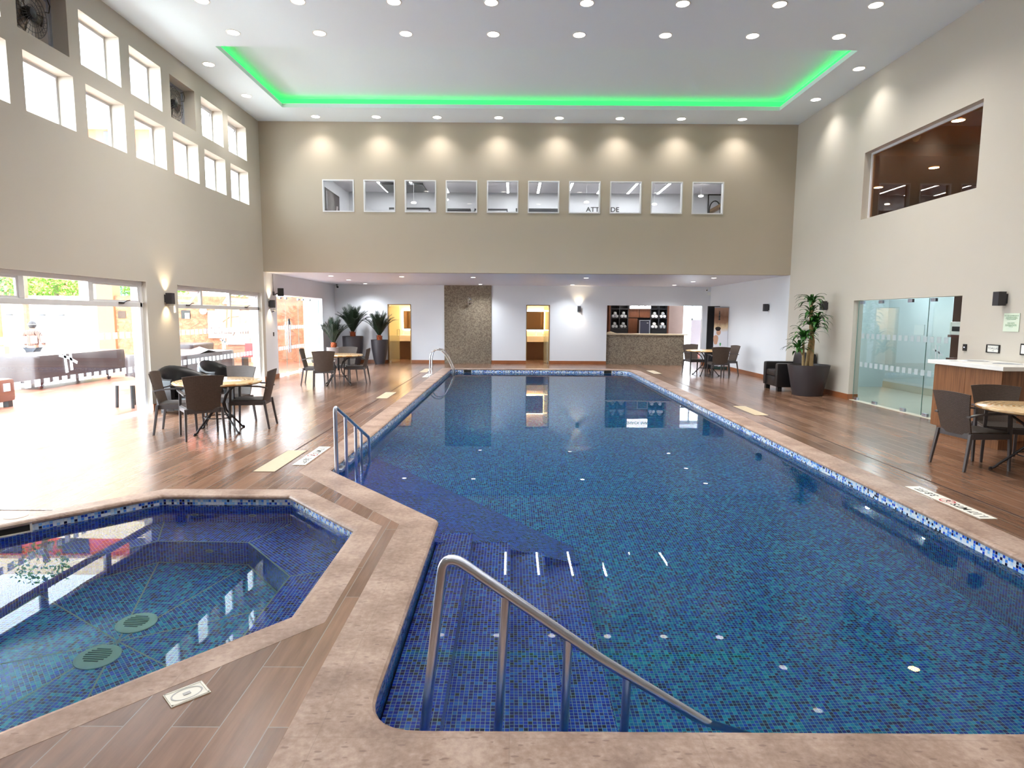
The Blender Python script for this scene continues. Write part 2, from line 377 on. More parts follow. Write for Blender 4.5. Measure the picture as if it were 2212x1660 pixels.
def rz_(x, y): return max(zf, -.30 - (zf * -1 - .30) * max(0, .769 * x + .638 * y - 2.756) / 1.47)
mb = MB(); P_ = [(-2.03, 6.72), (-.62, 5.02), (-.33, 5.27), (0, 5.27), (.30, 5.27), (.61, 5.27), (.61, 5.88), (-2.03, 9.07)]
hi = [mb.bm.verts.new((x, y, rz_(x, y))) for x, y in P_]; lo = [mb.bm.verts.new((x, y, zf - .01)) for x, y in P_]; mb.bm.faces.new(hi)
for i in range(8): mb.bm.faces.new((lo[i], lo[(i + 1) % 8], hi[(i + 1) % 8], hi[i]))
o = mb.build('trim_pool_ramp', M_ST); boxuv(o, rot=lambda f: dang); tag(o, 'submerged sloping mosaic ramp along the diagonal coping', kind='structure')
# spa basin
band, slp = shell('trim_spa_tile_band', spa, -.03, -.15, M_BT); band['kind'] = 'structure'; band['label'] = 'light blue mosaic waterline band of the hot tub'
zseat, zsf = -.64, -1.12
wl, _ = shell('trim_spa_basin_walls', spa, -.15, zseat, M_ST); wl['kind'] = 'structure'
sin_ = offset_loop(spa, -.46); mb = MB(); ring(mb, slp, sin_, zseat, zseat); o = mb.build('trim_spa_seat', M_ST)
cen = Vector((-2.69, 4.04))
def wedge_ang(f):
    c = f.calc_center_median(); a = math.atan2(c.y - cen.y, c.x - cen.x); k = round(a / (pi / 4)) * (pi / 4); return k + pi / 2
boxuv(o, wedge_ang); tag(o, 'submerged mosaic seat ring of the hot tub', kind='structure')
mb = MB(); ring(mb, sin_, sin_, zseat, zsf); o = mb.build('trim_spa_inner_walls', M_ST); boxuv(o); o['kind'] = 'structure'
mb = MB()
for i in range(8): mb.quad((*sin_[i], zsf), (*sin_[(i + 1) % 8], zsf), (cen.x, cen.y, zsf))
o = mb.build('floor_spa_bottom', M_DT); boxuv(o, wedge_ang); o['kind'] = 'structure'
# pale mitre lines in the hot tub
mb = MB()
for i in range(8):
    a, b = Vector(sin_[i]), cen; d = (b - a).normalized(); n = Vector((-d.y, d.x)) * .006
    mb.quad((a.x + n.x, a.y + n.y, zsf + .002), (b.x + n.x, b.y + n.y, zsf + .002), (b.x - n.x, b.y - n.y, zsf + .002), (a.x - n.x, a.y - n.y, zsf + .002))
    a, b = Vector(slp[i]), Vector(sin_[i]); d = (b - a).normalized(); n = Vector((-d.y, d.x)) * .006
    mb.quad((a.x + n.x, a.y + n.y, zseat + .002), (b.x + n.x, b.y + n.y, zseat + .002), (b.x - n.x, b.y - n.y, zseat + .002), (a.x - n.x, a.y - n.y, zseat + .002))
ring(mb, sin_, offset_loop(sin_, .012), zseat + .002, zseat + .002)
ring(mb, offset_loop(sin_, -.004), offset_loop(sin_, -.02), zsf + .003, zsf + .003)
struct('trim_spa_grout_lines', mb, M('pale_grout', L(160, 195, 190), .6, var=.02))
# water bodies
def water(name, inner, z, zb, label):
    lp = offset_loop(inner, .034); mb = MB(); mb.prism(lp, zb, z); o = mb.build(name, M_WATER); return tag(o, label, 'water', kind='stuff')
water('pool_water', pool, WP, zf - .01, 'still clear blue water filling the large swimming pool')
water('spa_water', spa, WS, zsf - .01, 'clear blue water filling the octagonal hot tub')
# ================================================================== STRUCTURE: walls
lowY = [(7.23, 8.17)] + [(8.43 + 1.1937 * i, 9.365 + 1.1937 * i) for i in range(6)]
upY = [(7.18, 8.12), (8.38, 9.32), (9.565, 10.51), (10.77, 11.70), (11.99, 12.90), (13.155, 14.10), (14.35, 15.30)]
holesL = [(a, b, 4.335, 5.10) for a, b in lowY] + [(a, b, 5.35, 6.12) for a, b in upY]
holesL += [(5.6, 10.88, 0, 2.26), (11.89, 15.88, 0, 2.26), (16.87, 20.93, 0, 2.26)]
struct('wall_left', wall('x', XL - .28, XL, YF, YM, 0, ZC, holesL), M_WALL)
struct('wall_left_rear', wall('x', XL - .28, XL, YM, 23.0, 0, ZS + .1, holesL), M_WHITE)
struct('wall_right', wall('x', XR, XR + .2, YF, YM, 0, ZC, [(9.88, 13.0, 0, 2.075), (9.78, 12.95, 3.71, 5.03)]), M_WALL)
struct('wall_right_rear', wall('x', XR, XR + .2, YM, YB + .2, 0, ZS + .1, []), M_WHITE)
bw = [(-4.79 + i * 1.0365 * 1.0, -3.995 + i * 1.0365) for i in range(10)]
bw = [(-4.79 + i * 1.0355, -3.995 + i * 1.0355) for i in range(10)]
struct('wall_upper_rear', wall('y', YM, YM + .2, XL, XR, ZS, ZC, [(a, b, 4.305, 5.1) for a, b in bw]), M_TAUPE)
struct('wall_rear', wall('y', YB, YB + .15, XL, XR, 0, ZS + .1, [(-4.46, -3.62, 0, 2.115), (.52, 1.37, 0, 2.12), (3.42, 6.86, 0, 2.12)]), M_WHITE)
struct('wall_front', wall('y', YF - .2, YF, XL - .2, XR + .2, 0, ZC, []), M_WALL)
mb = MB(); mb.box(XL, XR, YM + .2, YB + .15, ZS, ZS + .15); struct('ceiling_soffit', mb, M('soffit_paint', L(222, 222, 230), .5, var=.01))
# main ceiling with the lit recess
rx0, rx1, ry0, ry1 = -5.36, 6.2, 8.1 + 3.63, 15.0
mb = MB()
for b in ((XL - .28, rx0, YF, YM + .2), (rx1, XR + .2, YF, YM + .2), (rx0, rx1, YF, ry0), (rx0, rx1, ry1, YM + .2)): mb.box(b[0], b[1], b[2], b[3], ZC, ZC + .09)
struct('ceiling', mb, M_CEIL)
mb = MB(); g = .16
mb.box(rx0 - g, rx1 + g, ry0 - g, ry1 + g, ZC + .27, ZC + .32)
for b in ((rx0 - g - .05, rx0 - g, ry0 - g, ry1 + g), (rx1 + g, rx1 + g + .05, ry0 - g, ry1 + g), (rx0 - g, rx1 + g, ry0 - g - .05, ry0 - g), (rx0 - g, rx1 + g, ry1 + g, ry1 + g + .05)): mb.box(b[0], b[1], b[2], b[3], ZC + .09, ZC + .32)
struct('ceiling_recess', mb, M_CEIL)
mb = MB(); e = g - .03
for b in ((rx0 - e, rx0 - e + .02, ry0 - e, ry1 + e), (rx1 + e - .02, rx1 + e, ry0 - e, ry1 + e), (rx0 - e, rx1 + e, ry1 + e - .02, ry1 + e), (rx0 - e, rx1 + e, ry0 - e, ry0 - e + .02)): mb.box(b[0], b[1], b[2], b[3], ZC + .13, ZC + .225)
tag(mb.build('green_light_strip', M('green_led', L(60, 220, 110), .5, emit=(.035, .80, .13, 1), es=.62)), 'glowing green light strip around the recessed ceiling panel', 'light strip')
# baseboards
mb = MB(); hb, tb = .115, .015
for a, b in ((YF, 5.6), (10.88, 11.89), (15.88, 16.87), (20.93, YB)): mb.box(XL, XL + tb, a, b, 0, hb)
struct('baseboard_left', mb, M_BASE)
mb = MB()
for a, b in ((YF, 9.88), (13.0, YB)): mb.box(XR - tb, XR, a, b, 0, hb)
mb.box(XR - tb, XR + .2, 12.985, 13.0, 0, hb)
struct('baseboard_right', mb, M_BASE)
mb = MB()
for a, b in ((XL, -4.46), (-3.62, -2.42), (-.73, .52), (1.37, 3.42), (6.86, XR)): mb.box(a, b, YB - tb, YB, 0, hb)
struct('baseboard_rear', mb, M_BASE)
mb = MB(); mb.box(-2.42, -.73, YB - .03, YB, 0, ZS); struct('wall_shower_panel', mb, M_SHOWER, 'iridescent taupe mosaic shower panel from floor to soffit')
# ------------------------------------------------------------------ clerestory windows
wn = [0]
def nm(k='window'): wn[0] += 1; return '%s_%d' % (k, wn[0])
M_SHADOW = M('window_gasket', L(120, 120, 122), .5)
def clere(y0, y1, z0, z1, tilt):
    o = bpy.data.objects.new(nm(), None); C.objects.link(o); o.location = (XL - .25, (y0 + y1) / 2, z0); o['kind'] = 'structure'
    w2, h = (y1 - y0) / 2, z1 - z0; f = .035
    mb = MB()
    for b in ((-w2, -w2 + f, 0, h), (w2 - f, w2, 0, h), (-w2 + f, w2 - f, 0, f), (-w2 + f, w2 - f, h - f, h)): mb.box(-.02, .02, b[0], b[1], b[2], b[3])
    mb.build('window_frame', M_ALU, o)
    s = MB(); vs = []
    for b in ((-w2 + f, -w2 + 2 * f, f, h - f), (w2 - 2 * f, w2 - f, f, h - f), (-w2 + 2 * f, w2 - 2 * f, f, 2 * f), (-w2 + 2 * f, w2 - 2 * f, h - 2 * f, h - f)): vs += s.box(-.015, .015, b[0], b[1], b[2], b[3])
    p = MB(); pv = p.box(-.003, .003, -w2 + 2 * f, w2 - 2 * f, 2 * f, h - 2 * f)
    if tilt:
        m = Matrix.Translation((0, 0, h - f)) @ Matrix.Rotation(radians(tilt), 4, 'Y') @ Matrix.Translation((0, 0, -(h - f)))
        s.xf(vs, m); p.xf(pv, m)
        a = MB(); a.tube([(0, w2 - .06, .06), (-.10, w2 - .07, .16)], .006, 6); a.build('window_stay', M_ALU, o)
        s.build('sash', M_ALU, o); p.build('window_pane', M_GLASS, o)
    else: s.bm.free(); p.bm.free(); q = MB(); q.box(-.003, .003, -w2 + f, w2 - f, f, h - f); q.build('window_pane', M_GLASS, o)
for a, b in lowY: clere(a, b, 4.335, 5.10, 0)
for i, (a, b) in enumerate(upY):
    if i in (1, 4): continue
    clere(a, b, 5.35, 6.12, 22 if i >= 5 else 0)
def wall_fan(y0, y1, label):
    cy, cz = (y0 + y1) / 2, 5.735; t = thing('wall_fan', label, 'fan', (XL - .2, cy, 5.35), group='exhaust fans in the upper window row')
    w2, h = (y1 - y0) / 2, .77
    mb = MB(); mb.box(-.06, -.05, -w2, w2, 0, h)
    mb.build('backing_panel', M('fan_panel', L(176, 166, 158), .25, .3, var=.2, vs=4), t)
    mb = MB()
    for b in ((-w2, -w2 + .05, 0, h), (w2 - .05, w2, 0, h), (-w2 + .05, w2 - .05, 0, .05), (-w2 + .05, w2 - .05, h - .05, h)): mb.box(-.05, -.02, *b)
    mb.build('mounting_frame', M_STEEL, t)
    R = .31; mb = MB()
    for r in (.1, .17, .24, R): mb.tube([(.03 + (.03 * (1 - r / R)), r * cos(a), h / 2 + r * sin(a)) for a in [2 * pi * k / 32 for k in range(33)]], .004, 5, caps=False)
    for k in range(28):
        a = 2 * pi * k / 28; mb.tube([(.065, .06 * cos(a), h / 2 + .06 * sin(a)), (.05, .2 * cos(a), h / 2 + .2 * sin(a)), (.03, R * cos(a), h / 2 + R * sin(a)), (-.03, R * cos(a), h / 2 + R * sin(a))], .003, 4)
    mb.build('guard', M_DGREY, t)
    mb = MB(); vs = mb.lathe([(.075, -.03), (.085, 0.02), (.06, .07), (.02, .085)], n=20); mb.xf(vs, Matrix.Translation((0, 0, h / 2)) @ Matrix.Rotation(radians(90), 4, 'Y')); mb.build('motor', M_BLACK, t, smooth='auto')
    for k in range(3):
        a0 = k * 2 * pi / 3; g = []
        for i in range(6):
            r = .07 + i * .042; ww = .35 - .02 * i
            g.append([(-.02 + .03 * j, r * cos(a0 + ww * (j - .5) * 2), h / 2 + r * sin(a0 + ww * (j - .5) * 2)) for j in (0, .5, 1)])
        mb = MB(); mb.sheet(g); mb.build('fan_blade', M('fan_blade_metal', L(130, 112, 98), .25, .6, var=.15), t, smooth=True, solid=.003)
    mb = MB(); mb.tube([(.05, .2, h - .12), (.07, .28, h - .08), (.06, .34, h - .14), (.05, .33, h - .24), (.03, .28, h - .25)], .006, 6); mb.build('power_cable', M_BLACK, t, smooth=True)
wall_fan(8.38, 9.32, 'caged exhaust fan filling the large upper window space at far left'); wall_fan(11.99, 12.90, 'smaller looking caged exhaust fan in the upper row, farther along the left wall')
# ------------------------------------------------------------------ big windows on the left
def stickers(rows, parent, x, y0, y1, w=.105, pitch=.172, zh=.10, mat=M_STICK, th=.002):
    for z in rows:
        mb = MB(); y = y0
        while y < y1 - w: mb.box(x, x + th, y, y + w, z, z + zh); y += pitch
        o = mb.build('sticker_row', mat, parent); o['label'] = 'row of square frosted stickers on the glass'
def hmark(parent, x, yc, zc, s, mat, flip=1):
    # slanted two-stroke emblem
    mb = MB()
    def stroke(a, b, w):
        a, b = Vector(a), Vector(b); d = (b - a).normalized(); n = Vector((-d.y, d.x)) * w / 2
        P = [a + n, b + n * 1.2, b - n * 1.2, a - n]
        lo = [mb.bm.verts.new((x, yc + flip * p.x * s, zc + p.y * s)) for p in P]; hi = [mb.bm.verts.new((x + .002, yc + flip * p.x * s, zc + p.y * s)) for p in P]
        mb.bm.faces.new(lo); mb.bm.faces.new(hi[::-1])
        for i in range(4): mb.bm.faces.new((lo[i], lo[(i + 1) % 4], hi[(i + 1) % 4], hi[i]))
    stroke((-.22, .5), (-.12, -.5), .13); stroke((.12, .48), (.16, -.42), .13); stroke((-.5, .22), (.0, .1), .09); stroke((0, .1), (.5, -.14), .10)
    o = mb.build('emblem', mat, parent); o['label'] = 'slanted two-stroke emblem sticker'
def big_window(y0, y1, mull, tilts, handles, lab, name, ex):
    o = bpy.data.objects.new(name, None); C.objects.link(o); o['kind'] = 'structure'; xf = XL - .10; zt = 2.26; f = .07
    mb = MB(); mb.box(xf - .03, xf + .03, y0, y1, zt - f, zt); mb.box(xf - .03, xf + .03, y0, y1, 1.82, 1.90)
    for a, b in mull: mb.box(xf - .03, xf + .03, a, b, 1.90, zt - f)
    mb.box(xf - .03, xf + .03, y0, y0 + .05, .03, zt - f); mb.box(xf - .03, xf + .03, y1 - .09, y1 - .02, .03, zt - f); mb.box(xf - .035, xf + .035, y0, y1, 0, .035)
    mb.build('window_frame', M_ALU, o, bevel=.006)
    p = MB(); p.box(xf - .004, xf + .004, y0 + .05, y1 - .09, .035, 1.82); p.build('window_pane', M_GLASS, o)
    edges = [y0 + .05] + [v for m in mull for v in m] + [y1 - .09]
    for i in range(0, len(edges), 2):
        a, b = edges[i], edges[i + 1]; t = tilts[i // 2]; hh = zt - f - 1.90; s = MB(); vs = []; g = .03
        if t is None:
            q = MB(); q.box(xf - .003, xf + .003, a, b, 1.9, zt - f); q.build('window_pane', M_GLASS, o); s.bm.free(); continue
        for bx in ((a, a + g, 0, hh), (b - g, b, 0, hh), (a + g, b - g, 0, g), (a + g, b - g, hh - g, hh)): vs += s.box(-.015, .015, *bx)
        q = MB(); qv = q.box(-.003, .003, a + g, b - g, g, hh - g)
        m = Matrix.Translation((xf, 0, zt - f)) @ Matrix.Rotation(radians(t), 4, 'Y') @ Matrix.Translation((0, 0, -hh)); s.xf(vs, m); q.xf(qv, m)
        sh = s.build('sash', M_ALU, o); q.build('window_pane', M_GLASS, sh)
    for hy in handles:
        h = MB(); h.box(xf + .03, xf + .05, hy - .10, hy + .03, 1.872, 1.898, bev=.004); h.tube([(xf + .045, hy, 1.885), (xf + .06, hy + .07, 1.92), (xf + .06, hy + .16, 1.93)], .009, 6)
        h.build('window_handle', M_BLACK, o)
    stickers((1.30, .71), o, xf + .006, ex[0], ex[1]); hmark(o, xf + .006, ex[2], ex[3], ex[4], M_STICK)
    return o
big_window(5.6, 10.88, [(6.78, 6.87), (8.16, 8.25), (9.50, 9.60)], [0, 0, None, 0], [10.3], '', nm(), (5.75, 10.70, 9.0, 1.03, .36))
big_window(11.89, 15.88, [(12.90, 12.98), (14.22, 14.30)], [38, None, 34], [12.4, 15.1], '', nm(), (11.98, 15.70, 13.9, 1.08, .34))
for y0, y1, s in ((5.6, 10.88, 0), (11.89, 15.88, 0), (16.87, 20.93, 0)):
    portal('portal', (XL - .33, (y0 + y1) / 2, 1.15), 2.2, y1 - y0, (0, radians(-90), 0))
portal('portal', (XL - .33, 11.3, 5.23), 1.85, 8.3, (0, radians(-90), 0))
# ------------------------------------------------------------------ glass doors
def patch(mb, x, y, z, w=.12, up=False):
    mb.box(x - .025, x + .025, y - w / 2, y + w / 2, z - .03, z + .03, bev=.006)
def glass_door(name, x, y0, y1, zt, splits, mat, ex, handle_y, logo, fit):
    o = bpy.data.objects.new(name, None); C.objects.link(o); o['kind'] = 'structure'; e = [y0] + splits + [y1]
    for a, b in zip(e, e[1:]):
        mb = MB(); mb.box(x - .005, x + .005, a + .006, b - .006, .02, zt - .005); mb.build('glass_panel', mat, o)
        mb = MB(); mb.box(x - .006, x + .006, b - .006, b - .001, .02, zt - .005); mb.build('glass_edge', M_EDGE, o)
    mb = MB()
    for y in fit: patch(mb, x, y, .035); patch(mb, x, y, zt - .04)
    mb.build('patch_fitting', M_STEEL, o)
    if handle_y:
        for dy in (-.07, .07):
            mb = MB(); yy = handle_y + dy; mb.tube([(x + .05, yy, .62), (x + .05, yy, 1.52)], .013, 8)
            for z in (.75, 1.35): mb.tube([(x, yy, z), (x + .05, yy, z)], .008, 6)
            mb.build('door_handle', M_STEEL, o, smooth='auto')
        mb = MB(); mb.box(x + .005, x + .03, handle_y + .03, handle_y + .13, 1.42, 1.60, bev=.004); mb.build('door_lock', M_DGREY, o)
    stickers((1.30, .715), o, x + .006 if x < 0 else x - .008, *ex, mat=M_STICK if x < 0 else M('grey_sticker', L(172, 186, 190), .5), w=.10, pitch=.175)
    return o
d1 = glass_door('door_1', XL - .14, 16.87, 20.93, 2.22, [17.9, 18.95, 20.0], M_GLASS, (16.95, 20.85), 18.02, 1, [17.0, 17.5, 17.95, 19.0, 19.4, 20.05])
d2 = glass_door('door_2', XR + .10, 10.21, 12.99, 2.07, [10.80], M_GGLASS, (10.25, 12.95), None, 1, [12.85, 12.2, 11.3, 10.68])
hmark(d2, XR + .09, 10.48, 1.13, .26, M('grey_sticker', L(160, 174, 178), .5), flip=-1)
mb = MB(); mb.box(XR + .085, XR + .0935, 10.86, 11.13, 1.42, 1.60); q = mb.build('paper_notice', M('notice_film', L(180, 205, 205), .5), d2); q['label'] = 'small pale notice stuck on the glass'
# pool exit mats, etc (drain slots and hatches are set in the floor)
mb = MB()
mb.box(-2.735, -2.715, 7.68, 12.7, .0005, .002); mb.box(-2.735, -2.715, 13.74, 18.7, .0005, .002); mb.box(-2.735, -2.715, 20.02, YB - .3, .0005, .002); mb.box(-4.6, -4.42, 5.225, 5.24, .0005, .002)
mb.box(-4.9, -3.98, 5.225, 5.24, .0005, .002)
struct('trim_drain_slot_left', mb, M('drain_slot', L(58, 34, 26), .5))
mb = MB(); 
for a, b in ((YF, 10.74), (11.9, 18.7), (19.86, YB - .2)): mb.box(4.41, 4.43, a, b, .0005, .002)
struct('trim_drain_slot_right', mb, M('drain_slot', L(58, 34, 26), .5))
M_HATCH = M('cream_stone_tile', L(198, 182, 154), .5, var=.05, vs=25)
for x0, x1, y0, y1, lab in ((-2.81, -2.575, 6.61, 7.68, 'nearest the corner of the pool on the left deck'), (-2.80, -2.565, 12.7, 13.74, 'midway along the left deck'), (-2.80, -2.57, 18.7, 20.02, 'on the left deck by the chrome ladder'),
                             (4.29, 4.53, 10.76, 11.88, 'nearer one on the right deck'), (4.33, 4.57, 18.7, 19.86, 'far one on the right deck by the snack bar')):
    t = thing('drain_cover', 'cream rectangular drain cover, ' + lab, 'drain cover', (x0, y0, 0), group='cream drain covers in the deck')
    mb = MB(); mb.box(-.012, x1 - x0 + .012, -.012, y1 - y0 + .012, .0005, .0015); mb.build('rim', M('drain_slot', L(58, 34, 26), .5), t)
    mb = MB(); mb.box(0, x1 - x0, 0, y1 - y0, .001, .004); mb.build('cover_plate', M_HATCH, t)
M_SIGNP = M('sign_white', L(236, 236, 228), .45, var=.01); M_INK = M('ink_black', L(28, 30, 30), .5); M_RED = M('sign_red', L(190, 40, 50), .5)
def depth_sign(label, x0, x1, y0, y1, side):
    t = thing('depth_marker', label, 'sign', ((x0 + x1) / 2, (y0 + y1) / 2, 0), group='depth markers on the pool deck')
    w2, h2 = (x1 - x0) / 2, (y1 - y0) / 2; mb = MB(); mb.box(-w2, w2, -h2, h2, .001, .005); mb.build('plate', M_SIGNP, t)
    xa = (0, 1, 0) if side > 0 else (0, -1, 0); ya = (-1, 0, 0) if side > 0 else (1, 0, 0)
    a = Vector(xa)
    text('lettering', '1.17 MTS', M_INK, .105, basis(xa, ya, tuple(a * -.285) [:2] + (.0055,)), t, ext=.0005, bold=True)
    text('lettering', '3.8 FT.', M_INK, .105, basis(xa, ya, tuple(a * .30)[:2] + (.0055,)), t, ext=.0005, bold=True)
    mb = MB(); ring(mb, [(.062 * cos(k * pi / 12), .075 * sin(k * pi / 12)) for k in range(24)], [(.05 * cos(k * pi / 12), .063 * sin(k * pi / 12)) for k in range(24)], .0058, .0058)
    mb.box(-.006, .006, -.06, .06, .0056, .006, rot=.8); mb.build('no_diving_ring', M_RED, t)
    mb = MB(); mb.tube([(-.02, -.02, .0055), (0, .01, .0055), (.03, .0, .0055)], .005, 5); mb.build('diver_symbol', M_INK, t)
depth_sign('white floor marker reading 1.17 MTS 3.8 FT on the left deck', -2.49, -2.34, 6.915, 7.91, -1)
depth_sign('white floor marker reading 1.17 MTS 3.8 FT on the right deck', 4.02, 4.17, 5.145, 6.165, 1)
t = thing('depth_marker', 'white floor marker at the far left corner of the pool deck', 'sign', (-2.42, 17.7, 0), group='depth markers on the pool deck'); mb = MB(); mb.box(-.07, .07, -.5, .5, .001, .005); mb.build('plate', M_SIGNP, t); text('lettering', '1.17 MTS  3.8 FT.', M_INK, .09, basis((0, -1, 0), (1, 0, 0), (0, 0, .0055)), t, ext=.0005)
# tile depth text in the mosaic bands
text('trim_depth_text', '1.00 Mts.- 3.2 Ft.', M_INK, .058, basis((1, 0, 0), (0, 0, 1), (-2.66, 5.728, -.126)), font_scale_x=1.25)['kind'] = 'structure'
text('trim_depth_text', '1.17 Mts - 3.8 Ft.', M_INK, .06, basis((0, -1, 0), (0, 0, 1), (3.69, 5.35, -.14)), font_scale_x=1.2)['kind'] = 'structure'
# skimmer mouths
M_HOLE = M('skimmer_dark', L(22, 22, 18), .6); M_CREAMP = M('cream_plastic', L(222, 218, 205), .4)
for x, lab in ((-1.43, 'dark skimmer opening in the far pool wall, left one'), (3.14, 'dark skimmer opening in the far pool wall, right one')):
    t = thing('pool_skimmer', lab, 'skimmer', (x, 20.12, -.12), group='skimmers in the far pool wall'); mb = MB(); mb.box(-.12, .12, -.003, .004, .0, .09); mb.build('opening', M_HOLE, t)
    mb = MB()
    for b in ((-.135, -.12, -.01, .1), (.12, .135, -.01, .1), (-.135, .135, .09, .1)): mb.box(b[0], b[1], -.006, .004, b[2], b[3])
    mb.build('rim', M_CREAMP, t)
a1, a2 = Vector(spa[5]), Vector(spa[4]); dd = (a2 - a1).normalized()
t = thing('spa_skimmer', 'cream framed skimmer opening in the hot tub tile band', 'skimmer', (a1.x + dd.x * .13, a1.y + dd.y * .13, -.10), math.atan2(dd.y, dd.x))
mb = MB(); mb.box(-.1, .1, .015, .03, .012, .075); mb.build('opening', M_HOLE, t)
mb = MB()
for b in ((-.115, -.1, 0, .085), (.1, .115, 0, .085), (-.1, .1, .072, .085), (-.1, .1, 0, .01)): mb.box(b[0], b[1], .0, .028, b[2], b[3])
mb.build('rim', M_CREAMP, t)
# spa jets and drains
M_JET = M('jet_plastic', L(190, 205, 190), .35)
def jet(x, y, z, ang, lab):
    t = thing('spa_jet', lab, 'jet', (x, y, z), group='jets in the hot tub walls'); t.rotation_euler = (0, 0, ang)
    mb = MB(); vs = mb.lathe([(.036, 0), (.036, .006), (.024, .012), (.024, .004)], n=20, cap=False); mb.xf(vs, Matrix.Rotation(radians(90), 4, 'X')); mb.build('ring', M_JET, t, smooth=True)
    mb = MB(); vs = mb.lathe([(.024, .001), (.024, .003)], n=16); mb.xf(vs, Matrix.Rotation(radians(90), 4, 'X')); mb.build('nozzle', M('jet_inner', L(120, 150, 150), .4), t)
jet(-3.01, 5.735, -.42, 0, 'round jet on the far hot tub wall, left one'); jet(-2.46, 5.738, -.42, 0, 'round jet on the far hot tub wall, right one')
a3, a4 = Vector(slp[3]), Vector(slp[2]); dd = (a4 - a3).normalized(); an = math.atan2(dd.y, dd.x)
for f, lab in ((.30, 'round jet on the slanted right wall, farther one'), (.68, 'round jet on the slanted right wall, nearer one')):
    p = a3 + (a4 - a3) * f; jet(p.x, p.y, -.42, an, lab)
a3, a4 = Vector(slp[4]), Vector(slp[5])
for f, lab in ((.35, 'round jet on the slanted left wall, farther one'), (.72, 'round jet on the slanted left wall, nearer one')):
    p = a3 + (a4 - a3) * f; jet(p.x, p.y, -.42, math.atan2(-(a4 - a3).y, -(a4 - a3).x), lab)
jet(-2.64, Vector(sin_[3]).y, -.85, 0, 'low round jet under the far hot tub seat')
M_DRAIN = M('drain_green', L(205, 245, 228), .4, var=.05)
for (x, y, lab) in ((-2.70, 4.27, 'round pale floor drain of the hot tub, farther one'), (-2.71, 3.86, 'round pale floor drain of the hot tub, nearer one')):
    t = thing('spa_drain', lab, 'drain', (x, y, zsf), group='drains on the hot tub floor')
    mb = MB(); mb.lathe([(.135, 0), (.135, .012), (.1, .03), (.0, .034)], n=32, cap=False); mb.build('drain_cover', M_DRAIN, t, smooth='auto')
    mb = MB()
    for i in range(7):
        w2 = math.sqrt(max(0, .08 ** 2 - (.022 * (i - 3)) ** 2)); mb.box(-w2, w2, .022 * (i - 3) - .005, .022 * (i - 3) + .005, .03, .037)
    mb.build('grate_slots', M('drain_slot_green', L(80, 130, 120), .5), t)
t = thing('floor_box', 'small white rectangular floor box with an oval lid, on the near wooden deck', 'floor box', (-1.45, 2.62, 0), rz=.78)
mb = MB(); mb.box(-.082, .082, -.06, .06, .0005, .005); mb.box(-.078, .078, -.056, -.05, .005, .008); mb.box(-.078, .078, .05, .056, .005, .008); mb.box(-.078, -.072, -.056, .056, .005, .008); mb.box(.072, .078, -.056, .056, .005, .008); mb.build('frame', M_SIGNP, t)
mb = MB(); mb.bm.verts.ensure_lookup_table(); ring(mb, [(.066 * cos(k * pi / 16), .045 * sin(k * pi / 16)) for k in range(32)], [(.06 * cos(k * pi / 16), .04 * sin(k * pi / 16)) for k in range(32)], .0068, .0068); mb.build('oval_lid', M('lid_grey', L(180, 182, 186), .4), t)
mb = MB(); mb.box(-.015, .015, -.01, .01, .006, .008); mb.build('latch', M('lid_grey', L(180, 182, 186), .4), t)
t = thing('skimmer_lid', 'round stone-coloured skimmer lid at the left edge of the hot tub', 'lid', (-4.165, 5.07, 0)); mb = MB(); mb.lathe([(.085, .0), (.085, .003), (.08, .004), (.0, .004)], n=32, cap=False); mb.build('lid_disc', M('lid_stone', L(208, 188, 168), .5, var=.08), t)
# ================================================================== LIGHTS
spot_data = {}
def spot(name, loc, energy, size=110, color=(1, .96, .91), blend=1., rad=.07, rot=(0, 0, 0), parent=None):
    k = (energy, size, color, blend, rad)
    if k not in spot_data:
        l = bpy.data.lights.new(name, 'SPOT'); l.energy = energy; l.spot_size = radians(size); l.spot_blend = blend; l.color = color; l.shadow_soft_size = rad; spot_data[k] = l
    o = bpy.data.objects.new(name, spot_data[k]); C.objects.link(o); o.location = loc; o.rotation_euler = rot
    if parent: o.parent = parent
    return o
def make_downlight(r):
    t = thing('downlight', '', 'ceiling light'); mb = MB(); mb.lathe([(r * 1.18, 0), (r * 1.18, -.004), (r, -.006), (r, 0)], n=28, cap=False); mb.build('trim_ring', M_SIGNP, t)
    mb = MB(); mb.lathe([(r, -.003), (r, -.001)], n=28); mb.build('diffuser', M_GLOWW, t); return t
rows = [('ninth', 10.1), ('tenth', 11.18), ('rear', 15.65)]
cols = [-4.79, -3.315, -1.84, -.345, 1.125, 2.60, 4.09, 5.57]
ordn = ['first', 'second', 'third', 'fourth', 'fifth', 'sixth', 'seventh', 'eighth']
dl0 = make_downlight(.1); used = False; EDL = 68
def downlight(x, y, z, lab, grp, proto, energy, size=120, col=(1, .96, .91)):
    global used
    o = place(proto, used, (x, y, z), 0, lab, grp); used = True
    spot('downlight_lamp', (x, y, z - .03), energy, size, col); return o
for rn, y in (('row at the photo top edge', 10.1), ('row before the green recess', 11.18), ('row before the taupe wall', 15.65)):
    for i, x in enumerate(cols): downlight(x, y, ZC, 'round recessed downlight, %s from the left in the %s' % (ordn[i], rn), 'downlights in the main ceiling', dl0, EDL * (.5 if y > 15 else 1.1), 120 if y > 15 else 140)
for x, sd_ in ((-5.87, 'left'), (6.67, 'right')):
    for y, nf in ((12.54, 'nearer'), (14.25, 'farther')): downlight(x, y, ZC, '%s one of two round downlights beside the %s side of the green recess' % (nf, sd_), 'downlights in the main ceiling', dl0, EDL * .55)
